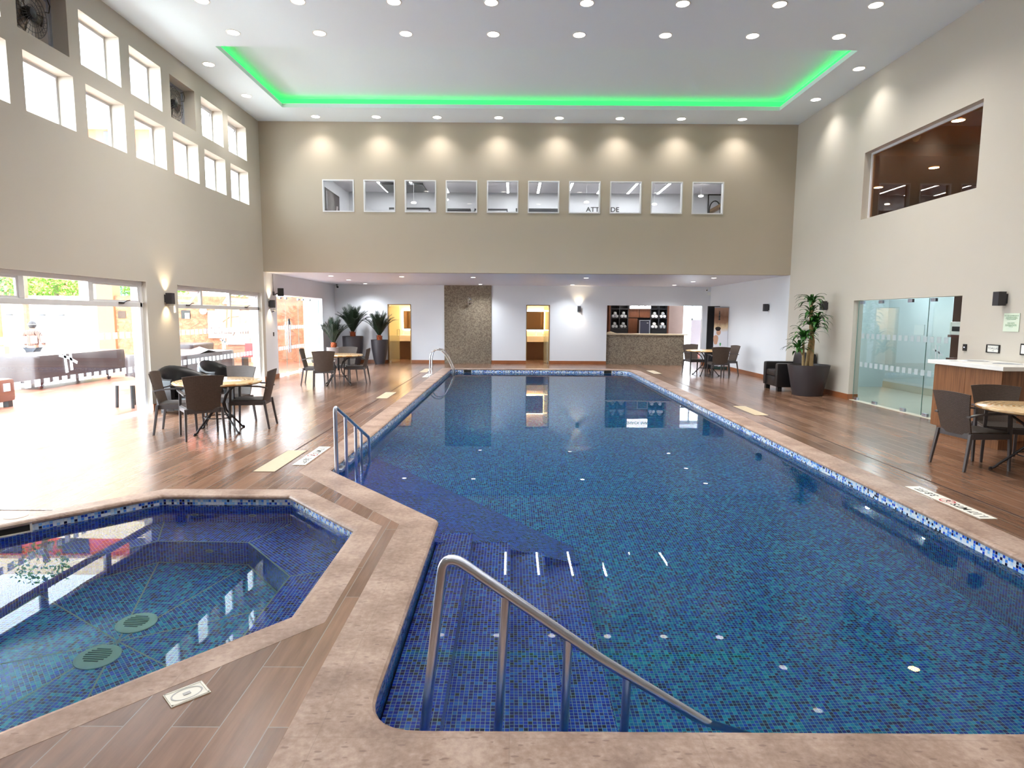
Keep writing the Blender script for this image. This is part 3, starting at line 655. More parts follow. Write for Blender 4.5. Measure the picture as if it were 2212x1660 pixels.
for j, y in enumerate((-1.0, 2.4, 5.0, 7.6)):  # unseen extra rows overhead, added to fill the hall with light
    for i, x in enumerate(cols):
        if i % 2 == j % 2: downlight(x, y, ZC, 'unseen fill downlight added overhead, %s from the left in front row %s' % (ordn[i], ordn[j]), 'downlights in the main ceiling', dl0, EDL * .85, 140)
dl1 = make_downlight(.065); used = False
for x, y, lab in ((-5.06, 17.54, 'left group, nearest the taupe wall'), (-5.06, 19.43, 'left group, middle one'), (-5.06, 21.62, 'left group, above the potted palms'), (-3.11, 17.7, 'front one between the palms and the shower panel'),
                  (-1.1, 17.8, 'front one before the shower panel'), (-1.09, 21.6, 'right above the shower panel'), (2.1, 17.75, 'front one left of the snack bar'), (2.08, 21.53, 'above the lit wall sconce'),
                  (5.6, 17.4, 'right group, nearest the taupe wall'), (5.55, 19.2, 'right group, middle one'), (5.53, 21.33, 'right group, above the snack bar')):
    downlight(x, y, ZS, 'small white downlight in the low soffit, ' + lab, 'downlights in the low soffit', dl1, 78, 140, (.92, .96, 1))
M_SCONCE = M('sconce_black', L(50, 48, 52), .5, var=.05)
def sconce(x, y, z, rz, lit, lab):
    t = thing('wall_sconce', lab, 'wall light', (x, y, z), rz, 'black up and down wall sconces')   # local +Y points out of the wall
    mb = MB(); mb.box(-.05, .05, 0, .03, .03, .17); mb.build('mounting_plate', M_SCONCE, t)
    mb = MB(); 
    for b in ((-.055, -.05, .03, .14), (.05, .055, .03, .14), (-.05, .05, .03, .035), (-.05, .05, .135, .14)): mb.box(b[0], b[1], b[2], b[3], 0, .2)
    mb.box(-.05, .05, .035, .135, .09, .11); mb.build('housing', M_SCONCE, t)
    if lit:
        e = M('sconce_glow', L(255, 240, 210), .4, emit=(1, .85, .6, 1), es=7)
        for z0, z1 in ((.112, .118), (.082, .088)):
            mb = MB(); mb.box(-.045, .045, .04, .13, z0, z1); mb.build('lamp', e, t)
        m = Matrix.Translation((x, y, z)) @ Matrix.Rotation(rz, 4, 'Z')
        spot('sconce_lamp', m @ Vector((0, .085, .19)), 9, 100, (1, .80, .52), .9, .03, (pi, 0, 0)); spot('sconce_lamp', m @ Vector((0, .085, .01)), 9, 100, (1, .80, .52), .9, .03)
sconce(XL, 11.47, 1.89, -pi / 2, True, 'lit black sconce on the pillar between the two large left windows')
sconce(XL, 16.35, 1.89, -pi / 2, True, 'lit black sconce on the narrow pillar beside the left glass doors')
sconce(2.41, YB, 1.89, pi, True, 'lit black sconce on the rear white wall right of the second washroom door')
sconce(XR, 9.02, 1.90, pi / 2, False, 'unlit dark sconce on the right wall above the green notice'); sconce(XR, 14.1, 1.89, pi / 2, False, 'unlit dark sconce half hidden behind the tall leafy plant'); sconce(XR, 17.3, 1.89, pi / 2, False, 'unlit dark sconce on the right wall above the armchair, deepest in the room')
# ================================================================== UPPER REAR WINDOWS + GYM ROOM
for i, (a, b) in enumerate(bw):
    o = bpy.data.objects.new(nm(), None); C.objects.link(o); o.location = (a, YM, 4.305); o['kind'] = 'structure'; W, H, f = b - a, .795, .028
    mb = MB()
    for q in ((0, f, 0, H), (W - f, W, 0, H), (f, W - f, 0, f), (f, W - f, H - f, H)): mb.box(q[0], q[1], -.012, .10, q[2], q[3])
    mb.build('window_frame', M_ALU, o); mb = MB(); mb.box(f, W - f, .06, .066, f, H - f); mb.build('window_pane', M_GLASS, o)
M_GYM = M('gym_wall_white', L(235, 235, 240), .8); M_GYMC = M('gym_ceiling_grey', L(205, 200, 205), .7)
mb = MB(); mb.box(-6.3, 7.6, 22.6, 22.7, 3.0, 6.6); mb.box(-5.9, -5.8, 16.25, 22.6, 3.0, 6.6); mb.box(7.5, 7.6, 16.25, 22.6, 3.0, 6.6); struct('wall_gym', mb, M_GYM)
mb = MB(); mb.box(-6.3, 7.5, 16.25, 22.25, 6.0, 6.05); mb.box(-6.3, 7.5, 16.25, 22.6, 6.3, 6.35); struct('ceiling_gym', mb, M_GYMC)
mb = MB(); mb.box(-6.3, 7.5, 16.25, 22.6, 3.0, 3.02); struct('floor_gym', mb, M('gym_floor', L(150, 150, 150), .6))
for k in range(10):
    x = -4.33 + 1.043 * k
    if k in (3,): continue
    t = thing('linear_light', 'white linear ceiling light seen through the upper windows, %s from the left' % (ordn + ['ninth', 'tenth'])[k], 'ceiling light', (x, 0, 5.98), group='linear lights in the upper room')
    mb = MB(); mb.box(-.045, .045, 18.3, 22.2, 0, .018); mb.build('housing', M_ALU, t); mb = MB(); mb.box(-.035, .035, 18.32, 22.18, -.006, .0); mb.build('diffuser', M('gym_light', L(255, 255, 255), .4, emit=(.96, .98, 1, 1), es=15), t)
for i, (x, z) in enumerate([(-4.95, 5.62), (-3.2, 5.35), (-2.15, 5.45), (-.95, 5.42), (.45, 5.45), (2.4, 5.4), (6.1, 5.62), (4.6, 5.35)]):
    t = thing('globe_lamp', 'small glowing round lamp in the upper room, %s from the left' % ordn[i], 'lamp', (x, 20.6, z), group='small round lamps in the upper room')
    mb = MB(); mb.lathe([(.002, -.03), (.07, -.02), (.085, 0), (.07, .02), (.02, .03)], n=16); mb.build('shade', M_GLOWW, t, smooth=True); mb = MB(); mb.tube([(0, 0, .03), (0, 0, 6.0 - z)], .004, 5); mb.build('cord', M_ALU, t)
t = thing('ceiling_screen', 'dark panel hanging under the upper room ceiling, behind the second and third window', 'screen', (-3.6, 21.3, 5.97)); mb = MB(); mb.box(-.68, .68, -.68, .6, -.05, 0); mb.build('panel', M('panel_dark', L(42, 40, 40), .4, var=.1), t)
mb = MB(); mb.box(-.70, .70, -.70, -.68, -.06, .0); mb.build('rim', M_BLACK, t)
t = thing('framed_picture', 'tall dark picture with a pale figure and green patch, behind the leftmost upper window', 'picture', (-5.8, 20.35, 4.3), 0)
mb = MB(); mb.box(0, .03, -.75, .85, 0, 1.33); mb.build('frame', M('frame_dark', L(70, 64, 62), .5), t)
mb = MB(); mb.box(.03, .034, -.70, .8, .05, 1.27); mb.build('dark_panel', M('pic_dark', L(92, 84, 84), .5, var=.4, vs=3), t); mb = MB(); mb.box(.032, .036, -.65, -.15, .05, .62); mb.build('green_panel', M('pic_green', L(90, 160, 100), .5, var=.3, vs=4), t)
mb = MB(); mb.tube([(.04, .45, .1), (.04, .5, .4), (.04, .42, .7), (.04, .5, .95)], .04, 6); mb.build('pale_figure', M('pic_pale', L(200, 190, 190), .5), t)
o = text('wall_lettering', 'ATTITUDE', M_INK, .225, basis((1, 0, 0), (0, 0, 1), (3.21, 22.59, 5.5)), font_scale_x=1.12, bold=True); tag(o, 'dark ATTITUDE lettering on the white wall seen through the upper windows', 'lettering')
t = thing('arched_mirror', 'dark framed arch mirror behind the rightmost upper window', 'mirror', (7.1, 22.58, 4.6)); P = [(-.10, 0), (-.10, .7)] + [(.1 + .2 * -cos(a), .9 + .33 * sin(a)) for a in [pi * k / 10 for k in range(11)]] + [(.3, .7), (.3, 0)]
mb = MB(); mb.tube([(x, 0, z) for x, z in P], .02, 6); mb.build('frame', M_BLACK, t); mb = MB(); f_ = [mb.bm.verts.new((x, .005, z)) for x, z in P]; mb.bm.faces.new(f_); mb.build('mirror_glass', M_CHROME, t, solid=.004)
mb = MB(); mb.box(-.16, -.13, -.02, 0, 0, 1.45); mb.box(-.16, .38, -.02, 0, 1.42, 1.46); mb.build('outer_frame', M_BLACK, t)
for x0, x1, z, dark in ((-4.3, -2.95, 5.42, 0), (-2.6, -1.5, 5.40, 1), (-1.3, -.2, 5.40, 0), (.15, 1.95, 5.42, 1)):
    t = thing('wall_cabinet', 'low %s edged cabinet front along the upper room rear wall, near X%d window' % ('dark' if dark else 'pale', int(x0 + 6)), 'cabinet', (x0, 22.5, 4.6)); t['label'] = {(-4.3): 'pale cabinet with dark top edge behind the second upper window', -2.6: 'dark topped cabinet behind the third and fourth upper window', -1.3: 'pale cabinet with dark edge behind the fifth upper window', .15: 'dark shelf unit behind the sixth upper window'}[x0]
    mb = MB(); mb.box(0, x1 - x0, -.2, .08, 0, z - 4.6); mb.build('body', M('cab_dark', L(70, 70, 76), .5, var=.2) if dark else M_GYM, t); mb = MB(); mb.box(-.03, x1 - x0 + .03, -.22, .08, z - 4.6, z - 4.54); mb.build('top', M_DGREY, t)
# ================================================================== ROOM BEHIND THE RIGHT UPPER WINDOW
M_BRN = M('brown_room_paint', L(160, 124, 86), .7, var=.03)
mb = MB(); mb.box(7.32, 15.1, 8.9, 9.0, 3.2, 5.7); mb.box(15.0, 15.1, 9, 24, 3.2, 5.7); mb.box(7.62, 15, 24, 24.1, 3.2, 5.7); mb.box(7.9, 8.0, 14.2, 24, 3.2, 5.7); mb.box(7.32, 8.0, 14.2, 14.3, 3.2, 5.7); struct('wall_upper_right_room', mb, M_BRN)
mb = MB(); mb.box(7.32, 15, 9, 24, 5.6, 5.7); mb.box(7.4, 15, 14.4, 14.9, 5.35, 5.6); struct('ceiling_upper_right_room', mb, M_BRN); mb = MB(); mb.box(7.32, 15, 9, 24, 3.2, 3.25); struct('floor_upper_right_room', mb, M_BRN)
o = bpy.data.objects.new(nm(), None); C.objects.link(o); o['kind'] = 'structure'; o['label'] = 'large dark bronze window high on the right wall'
mb = MB()
for b in ((9.78, 12.95, 4.985, 5.03), (9.78, 12.95, 3.71, 3.73), (12.90, 12.95, 3.73, 4.985), (9.78, 9.81, 3.73, 4.985)): mb.box(XR + .13, XR + .19, b[0], b[1], b[2], b[3])
mb.build('window_frame', M_ALU, o); mb = MB(); mb.box(XR + .155, XR + .163, 9.81, 12.9, 3.73, 4.985); mb.build('window_pane', M_BGLASS, o)
for i, (x, y) in enumerate([(8.75, 12.66), (9.2, 12.0), (10.87, 16.49), (10.88, 18.95)]):
    t = thing('room_downlight', 'round ceiling light seen through the bronze window, ' + ['top middle one', 'one at the right edge', 'one in the middle', 'one at the lower left'][i], 'ceiling light', (x, y, 5.598), group='round lights behind the bronze window')
    mb = MB(); mb.lathe([(.13, 0), (.13, -.01), (.11, -.015), (.11, 0)], n=20, cap=False); mb.build('trim_ring', M_SIGNP, t); mb = MB(); mb.lathe([(.11, -.012), (.11, -.008)], n=20); mb.build('diffuser', M('room_glow', L(255, 240, 215), .4, emit=(1, .84, .62, 1), es=170), t)
t = thing('ceiling_sensor', 'white dome sensor seen through the bronze window', 'sensor', (8.6, 13.7, 5.6)); mb = MB(); mb.lathe([(.08, 0), (.085, -.04), (.05, -.12), (.0, -.14)], n=16, cap=False); mb.build('dome', M_CREAMP, t, smooth=True)
# ================================================================== CORRIDOR BEHIND THE RIGHT GLASS DOORS
M_COR = M('corridor_paint', L(214, 226, 228), .7); M_CORF = M('corridor_floor', L(205, 200, 182), .35, var=.04, vs=3)
mb = MB(); mb.box(9.3, 9.4, 8.6, 15.5, 0, 2.6); mb.box(XR + .2, 9.3, 15.4, 15.5, 0, 2.6); mb.box(XR + .2, 9.3, 8.5, 8.6, 0, 2.6); struct('wall_corridor', mb, M_COR)
mb = MB(); mb.box(XR + .2, 9.3, 8.6, 15.4, 2.5, 2.6); struct('ceiling_corridor', mb, M_WHITE)
mb = MB(); mb.box(XR + .02, 9.3, 8.6, 15.4, .0, .006); struct('floor_corridor', mb, M_CORF); mb = MB(); mb.box(9.28, 9.3, 8.6, 15.4, .0, .16); struct('baseboard_corridor', mb, M('corridor_base', L(200, 196, 176), .5))
mb = MB(); mb.box(7.7, 8.1, 9.2, 10.88, 0, 2.5); struct('wall_corridor_pier', mb, M('dark_wood_wall', L(84, 52, 38), .5, var=.15, vs=3))
l = bpy.data.lights.new('corridor_lamp', 'POINT'); l.energy = 16; l.shadow_soft_size = .05; l.color = (.88, .96, 1)
for i, y in enumerate((10.2, 12.0, 14.0)):
    t = thing('corridor_light', 'square corridor ceiling light behind the right glass doors, %s' % ['nearest', 'middle', 'farthest'][i], 'ceiling light', (8.3, y, 2.49), group='corridor ceiling lights'); mb = MB(); mb.box(-.28, .28, -.28, .28, 0, .01); mb.build('frame', M_ALU, t)
    o = bpy.data.objects.new('corridor_lamp', l); C.objects.link(o); o.location = (8.3, y, 2.40)
t = thing('dark_shelf_unit', 'dark reddish shelf unit just behind the open end of the right glass doors', 'shelf', (7.40, 10.04, 0)); mb = MB(); mb.box(0, .27, -.5, .50, 0, 1.05); mb.box(0, .27, -.5, .50, 1.40, 1.44); mb.box(.24, .27, -.5, .50, 1.05, 1.40); mb.build('body', M('red_brown_wood', L(92, 44, 34), .4, var=.15), t)
t = thing('coffee_machine', 'small white machine with dark panel on the dark shelf unit', 'machine', (7.51, 10.36, 1.441)); mb = MB(); mb.box(-.1, .14, -.16, .16, 0, .22, bev=.01); mb.build('body', M_SIGNP, t); mb = MB(); mb.box(-.105, -.1, -.1, .1, .06, .14); mb.build('front_panel', M_BLACK, t)
# ================================================================== WASHROOMS
def washroom(x0, x1, mx0, mx1, hinge, lab, n):
    yr = 24.6; mb = MB(); wm = M('warm_washroom_paint', L(225, 205, 170), .6)
    mb.box(x0 - .1, x0, YB + .15, yr, 0, 2.6); mb.box(x1, x1 + .1, YB + .15, yr, 0, 2.6); mb.box(x0 - .1, x1 + .1, yr, yr + .1, 0, 2.6); struct('wall_washroom', mb, wm); mb = MB(); mb.box(x0, x1, yr - .03, yr - .005, .002, .71); struct('wall_washroom_lower', mb, M('washroom_brown_panel', L(120, 88, 68), .4, var=.05))  # brown panel makes the rear wall darker below the counter
    mb = MB(); mb.box(x0, x1, YB + .15, yr, 2.5, 2.6); struct('ceiling_washroom', mb, wm)
    t = thing('washbasin_counter', 'cream washbasin counter with chrome tap inside the %s washroom' % lab, 'washbasin', ((x0 + x1) / 2, yr, 0)); W = (x1 - x0) / 2 - .01
    mb = MB(); mb.box(-W, W, -.52, -.01, .72, .95, bev=.01); mb.build('counter', M('basin_cream', L(232, 214, 184), .3, var=.02), t)
    mb = MB(); mb.lathe([(.16, .955), (.19, .965), (.2, .96), (.18, .95)], n=24); mb.build('basin', M_WHITE, t)
    xt = .22 if n == 1 else .4
    mb = MB(); mb.tube([(xt, -.1, .95), (xt, -.1, 1.10), (xt, -.16, 1.12), (xt, -.24, 1.09)], .014, 8); mb.box(xt - .01, xt + .01, -.12, -.06, 1.11, 1.15); mb.build('tap', M_CHROME, t, smooth='auto')
    mb = MB(); mb.tube([(xt, -.25, .72), (xt, -.25, .45), (xt, -.1, .42), (xt, -.02, .42)], .018, 8); mb.build('drain_pipe', M_CHROME, t)
    t = thing('soap_bottle', 'small soap bottle on the counter in the %s washroom' % lab, 'bottle', ((x0 + x1) / 2 - .1, yr - .2, .951)); mb = MB(); mb.lathe([(.03, 0), (.03, .11), (.012, .13), (.012, .15)], n=12); mb.build('body', M_SIGNP, t); mb = MB(); mb.box(-.03, .008, -.006, .006, .15, .16); mb.build('pump', M_CHROME, t)
    t = thing('lit_mirror', 'backlit rectangular mirror above the counter in the %s washroom' % lab, 'mirror', ((mx0 + mx1) / 2, yr - .06, 1.22)); W = (mx1 - mx0) / 2
    mb = MB(); mb.box(-W, W, -.02, 0, 0, .66); mb.build('mirror_glass', M('mirror_bronze', L(160, 120, 80), .06, .85), t)
    mb = MB()
    for b in ((-W - .02, -W, -.03, .68), (W, W + .02, -.03, .68), (-W, W, -.03, 0), (-W, W, .66, .68)): mb.box(b[0], b[1], -.015, .0, b[2], b[3])
    mb.build('frame', M_BLACK, t)
    mb = MB(); mb.box(-W - .06, W + .06, .01, .03, -.07, .73); mb.build('glow_rim', M('mirror_glow', L(255, 230, 180), .4, emit=(1, .80, .50, 1), es=6), t)
    l = bpy.data.lights.new('washroom_lamp', 'AREA'); l.energy = 16; l.size = .3; l.color = (1, .86, .66); o = bpy.data.objects.new('washroom_lamp', l); C.objects.link(o); o.location = ((x0 + x1) / 2, 23.7, 2.46)
    t = thing('washroom_ceiling_light', 'warm ceiling light inside the %s washroom' % lab, 'ceiling light', ((x0 + x1) / 2, 23.7, 2.49)); mb = MB(); mb.lathe([(.17, 0), (.17, .01)], n=20); mb.build('frame', M_SIGNP, t)
    # door leaf of frosted glass, swung inward
    s = 1 if hinge < (x0 + x1) / 2 else -1
    t = thing('glass_door_leaf', 'pale green glass door leaf standing ajar at the %s washroom' % lab, 'door', (hinge, YB + .06, 0), rz=radians(72) if s > 0 else radians(100)); t['kind'] = 'structure'
    mb = MB(); mb.box(.01, .78, -.005, .005, .015, 2.07); mb.build('glass_panel', glass_mat('frost_green', (.88, .90, .76, 1), frost=.2) if 'frost_green' not in MATS else MATS['frost_green'], t)
    mb = MB(); mb.box(.0, .12, -.018, .018, .0, .07); mb.box(0, .12, -.018, .018, 2.03, 2.09); mb.build('patch_fitting', M_STEEL, t); mb = MB(); mb.tube([(.7, 0, .95), (.7, .05 * s, .95), (.7, .05 * s, 1.2), (.7, 0, 1.2)], .01, 6); mb.tube([(.7, 0, .95), (.7, -.05 * s, .95), (.7, -.05 * s, 1.2), (.7, 0, 1.2)], .01, 6); mb.build('handle', M_CHROME, t, smooth='auto')
washroom(-4.9, -3.4, -4.24, -3.5, -4.43, 'left', 1); washroom(.2, 1.9, .1 + .3, 1.25, 1.34, 'right', 2)
for x0, x1, n, zt in ((-4.46, -3.62, 3, 2.115), (.52, 1.37, 4, 2.12)):
    mb = MB(); mb.box(x0, x0 + .03, YB - .01, YB + .15, 0, zt); mb.box(x1 - .03, x1, YB - .01, YB + .15, 0, zt); mb.box(x0, x1, YB - .01, YB + .15, zt - .03, zt); struct('door_%d' % n, mb, M('bronze_frame', L(150, 120, 80), .4, .3))
# shower head
t = thing('shower_head', 'chrome shower arm and valve on the iridescent mosaic panel', 'shower', (-1.56, YB - .03, 2.25)); mb = MB(); mb.box(-.02, .02, -.03, 0, -.16, .13, bev=.004); mb.build('valve_plate', M_CHROME, t)
mb = MB(); mb.tube([(0, -.02, .08), (.06, -.2, .1), (.1, -.24, .06)], .013, 8); mb.lathe([(.06, .03), (.065, .045), (.02, .06)], .1, -.25, 16); mb.build('shower_arm', M_CHROME, t, smooth='auto'); mb = MB(); mb.tube([(0, -.03, -.06), (.17, -.07, -.07)], .012, 6); mb.build('lever', M_CHROME, t)
# cameras
def seccam(x, y, z, mat, rz, lab):
    t = thing('security_camera', lab, 'camera', (x, y, z), rz); mb = MB(); mb.lathe([(.04, 0), (.04, -.02)], n=14); mb.tube([(0, 0, -.02), (0, -.04, -.06)], .012, 6); mb.build('bracket', mat, t)
    mb = MB(); vs = mb.lathe([(.03, 0), (.035, .02), (.035, .15), (.02, .16)], n=14); mb.xf(vs, Matrix.Translation((0, -.03, -.07)) @ Matrix.Rotation(radians(100), 4, 'X')); mb.build('camera_body', mat, t, smooth='auto')
    mb = MB(); vs = mb.lathe([(.024, .155), (.02, .168)], n=12); mb.xf(vs, Matrix.Translation((0, -.03, -.07)) @ Matrix.Rotation(radians(100), 4, 'X')); mb.build('lens', M_BLACK, t)
seccam(-6.2, 22.2, 2.79, M_BLACK, .4, 'black security camera in the left rear corner under the soffit'); seccam(6.95, 22.25, 2.76, M_SIGNP, -.4, 'white security camera in the right rear corner')
t = thing('junction_box', 'small white box under the white security camera', 'box', (7.05, 22.385, 2.5)); mb = MB(); mb.box(-.06, .05, -.05, .0, 0, .12, bev=.006); mb.build('body', M_SIGNP, t)
# ================================================================== SNACK BAR
mb = MB(); mb.box(3.2, 3.3, YB + .15, 26.6, 0, 2.8); mb.box(3.3, 6.75, 24.5, 24.6, 0, 2.8); mb.box(6.65, 6.75, 24.6, 26.4, 0, 2.8); struct('wall_bar', mb, M('bar_paint', L(186, 160, 148), .7, var=.03))
mb = MB(); mb.box(3.3, 8.4, YB + .15, 26.6, 2.6, 2.7); struct('ceiling_bar', mb, M_WHITE)
mb = MB(); mb.box(7.62, 8.4, YB + .15, YB + .25, 0, 2.6); mb.box(8.3, 8.4, YB + .25, 26.6, 0, 2.6); struct('wall_bar_right', mb, M_WHITE)
M_BARW = M('bar_wood', L(104, 62, 40), .45, var=.12, vs=7); M_BLK = M('shelf_black', L(24, 24, 28), .5, var=.05)
cf = [(3.43, 22.5), (3.9, 22.44), (4.5, 22.36), (5.2, 22.25), (5.8, 22.15), (6.14, 22.08)]
t = thing('bar_counter', 'curved snack bar counter clad in taupe iridescent mosaic with a beige top', 'counter', (0, 0, 0)); mb = MB(); mb.prism(cf + [(6.14, 22.78), (3.43, 22.98)], 0, 1.07); mb.build('counter_front', M_SHOWER, t)
mb = MB(); mb.prism([(x - (.0 if x < 4 else 0), y - .05) for x, y in cf[:-1]] + [(6.28, 22.02), (6.28, 22.84), (3.43, 23.03)], 1.07, 1.11); mb.build('counter_top', M('bar_top', L(204, 184, 156), .3, var=.06, vs=12), t, bevel=.006)
t = thing('towel_pile', 'crumpled beige cloth lying at the left end of the bar counter', 'towel', (3.62, 22.75, 1.11)); mb = MB(); g = [[(-.16 + .35 * i / 7, -.15 + .3 * j / 5, .07 * max(0, sin(pi * i / 7)) * (1.2 - i / 8) * sin(pi * j / 5) + random.uniform(0, .012) + .004) for j in range(6)] for i in range(8)]; mb.sheet(g); mb.build('cloth', M('beige_cloth', L(200, 186, 160), .9, var=.1), t, smooth=True, solid=.01)
t = thing('shelf_unit', 'dark shelf unit with towel cubbies and slatted wood doors behind the snack bar', 'shelf', (0, 0, 0)); y0, y1 = 24.12, 24.48
mb = MB(); mb.box(3.76, 6.04, y1 - .03, y1, 0, 2.5); mb.box(3.82, 4.5, y0, y1 - .03, 0, 1.24); mb.box(5.38, 6.02, y0, y1 - .03, 0, 1.24); mb.build('back_panel', M_BLK, t)
for z in (1.27, 1.67, 2.02):
    for a, b in ((3.84, 4.5), (5.38, 6.02)): mb = MB(); mb.box(a, b, y0, y1 - .03, z - .012, z + .012); mb.build('shelf_board', M('shelf_edge', L(52, 52, 58), .5), t)
for x in (3.84, 4.17, 4.5, 5.38, 5.70, 6.02): mb = MB(); mb.box(x - .012, x + .012, y0, y1 - .03, 1.24, 2.45); mb.build('divider', M('shelf_edge', L(52, 52, 58), .5), t)
for x in (3.79, 6.05): mb = MB(); mb.box(x - .03, x + .03, y0 - .02, y1, 0, 2.5); mb.build('side_panel', M_BARW, t)
for a, b, z0, z1 in ((4.52, 4.93, 1.69, 2.04), (4.95, 5.36, 1.69, 2.04), (4.52, 4.88, .1, 1.66)):
    mb = MB(); mb.box(a, b, y0 + .02, y0 + .05, z0, z1); n = int((b - a) / .045)
    for i in range(n): mb.box(a + .006 + i * (b - a) / n, a + (i + .62) * (b - a) / n, y0 - .005, y0 + .02, z0, z1)
    mb.build('slatted_door', M_BARW, t)
t = thing('mini_fridge', 'small steel framed dark glass fridge behind the bar counter', 'fridge', (5.07, 23.75, .62)); mb = MB(); mb.box(-.21, .21, 0, .34, 0, .98); mb.build('body', M_BLACK, t)
mb = MB()
for b in ((-.21, -.175, 0, .98), (.175, .21, 0, .98), (-.175, .175, .95, .98), (-.175, .175, 0, .04)): mb.box(b[0], b[1], -.03, 0, b[2], b[3])
mb.build('door_frame', M_STEEL, t); mb = MB(); mb.box(-.175, .175, -.02, -.01, .04, .95); mb.build('door_glass', M('fridge_glass', L(60, 62, 78), .1), t)
mb = MB(); mb.box(.08, .14, -.022, -.019, .86, .875); mb.build('badge', M_SIGNP, t)
mb = MB(); mb.box(5.0 - .12 - .1, 5.0 + .35, 23.7, 24.1, 0, .62); tag(mb.build('fridge_stand', M_BLK), 'black stand under the small fridge', 'cabinet')
t = thing('lit_sign', 'glowing white SNACK BAR sign above the shelf unit', 'sign', (4.945, 24.0, 2.03)); mb = MB(); mb.box(-.405, .405, 0, .06, 0, .34, bev=.01); mb.build('light_box', M('sign_glow', L(250, 250, 255), .4, emit=(.95, .97, 1, 1), es=1.0), t)
text('lettering', 'SNACK BAR', M_INK, .155, basis((1, 0, 0), (0, 0, 1), (0, -.004, .148)), t, ext=.001, bold=True)
mb = MB(); mb.tube([(-.3, .03, .34), (-.3, .03, .57)], .008, 6); mb.tube([(.3, .03, .34), (.3, .03, .57)], .008, 6); mb.build('hanger_rods', M_BLACK, t)
def towel(r, mat):
    mb = MB(); prof = []
    vs = mb.lathe([(.001, 0), (r * .35, 0), (r * .4, .006), (r * .5, .0), (r * .62, .006), (r * .72, 0), (r * .92, .002), (r, .015), (r, .26)], n=20); mb.xf(vs, Matrix.Rotation(radians(-90), 4, 'X')); return mb.build('rolled_towel', mat, smooth=True)
M_TW = M('white_towel', L(235, 235, 236), .95, bump=.4, bs=90); M_TWB = NT('striped_towel'); _v = M_TWB.coord('Object', scale=(1, 1, 1)); _w = M_TWB.add('ShaderNodeTexWave', wave_type='RINGS', rings_direction='Y', i_Scale=9.0, i_Distortion=7.0); M_TWB.link(_v, _w.inputs[0]); M_TWB.link(M_TWB.ramp(_w.outputs['Fac'], [(0, L(28, 44, 60)), (.52, L(40, 60, 72)), (.6, L(225, 228, 230))]), M_TWB.b.inputs['Base Color']); M_TWB.b.inputs['Roughness'].default_value = .95; M_TWB = M_TWB.m
tws = {0: towel(.06, M_TW), 1: towel(.06, M_TWB)}; us = {0: False, 1: False}
cub = [(4.0, 1.682, 1, 'upper left cubby'), (4.335, 1.682, 1, 'second upper cubby'), (5.54, 1.682, 2, 'third upper cubby'), (5.86, 1.682, 3, 'upper right cubby'), (4.0, 1.282, 1, 'lower left cubby'), (4.335, 1.282, 1, 'second lower cubby'), (5.54, 1.282, 0, 'third lower cubby'), (5.86, 1.282, 4, 'lower right cubby')]
for x, z, k, cn in cub:
    for dx, dz, pn in ((-.065, 0, 'bottom left'), (.065, 0, 'bottom right'), (0, .108, 'top')):
        s = {0: 0, 1: 1, 2: 1 if dz else 0, 3: 1 if dz else 0, 4: 0 if dz else 1}[k]; o = tws[s] if not us[s] else tws[s].copy()
        if us[s]: C.objects.link(o)
        us[s] = True; o.location = (x + dx, 24.14, z + .06 + dz); o.rotation_euler = (0, random.uniform(0, 6), 0)
        tag(o, '%s rolled towel, %s of three in the %s' % (('white', 'dark and white striped')[s], pn, cn), 'towel', 'rolled towels on the bar shelves')
l = bpy.data.lights.new('bar_lamp', 'AREA'); l.energy = 14; l.size = .4; l.color = (1, .93, .85); o = bpy.data.objects.new('bar_lamp', l); C.objects.link(o); o.location = (4.9, 23.4, 2.55)
# rear passage with a bright glazed door
mb = MB(); o = bpy.data.objects.new('door_5', None); C.objects.link(o); o['kind'] = 'structure'; o['label'] = 'bright white framed glazed door beyond the snack bar'; 
for b in ((6.75, 6.80, 0, 2.55), (7.08, 7.13, 0, 2.55), (7.6, 7.66, 0, 2.55), (8.25, 8.3, 0, 2.55), (6.75, 8.3, 2.48, 2.6), (7.6, 8.3, 1.60, 1.66)): mb.box(b[0], b[1], 26.35, 26.42, b[2], b[3])
mb.build('door_frame', M_ALU, o); mb = MB(); mb.box(6.8, 7.6, 26.38, 26.39, 0, 2.48); mb.box(7.66, 8.25, 26.38, 26.39, 1.66, 2.48); mb.build('glass_panel', M_GLASS, o); mb = MB(); mb.box(7.6, 8.3, 26.34, 26.40, 0, 1.6); mb.build('solid_panel', M('lilac_grey_panel', L(178, 168, 172), .6), o)
portal('portal', (7.4, 26.5, 1.3), 1.6, 2.4, (radians(90), 0, 0))
mb = MB(); mb.box(7.6, 8.3, 26.32, 26.34, 0, .2); struct('baseboard_bar', mb, M('red_base', L(126, 62, 48), .4))
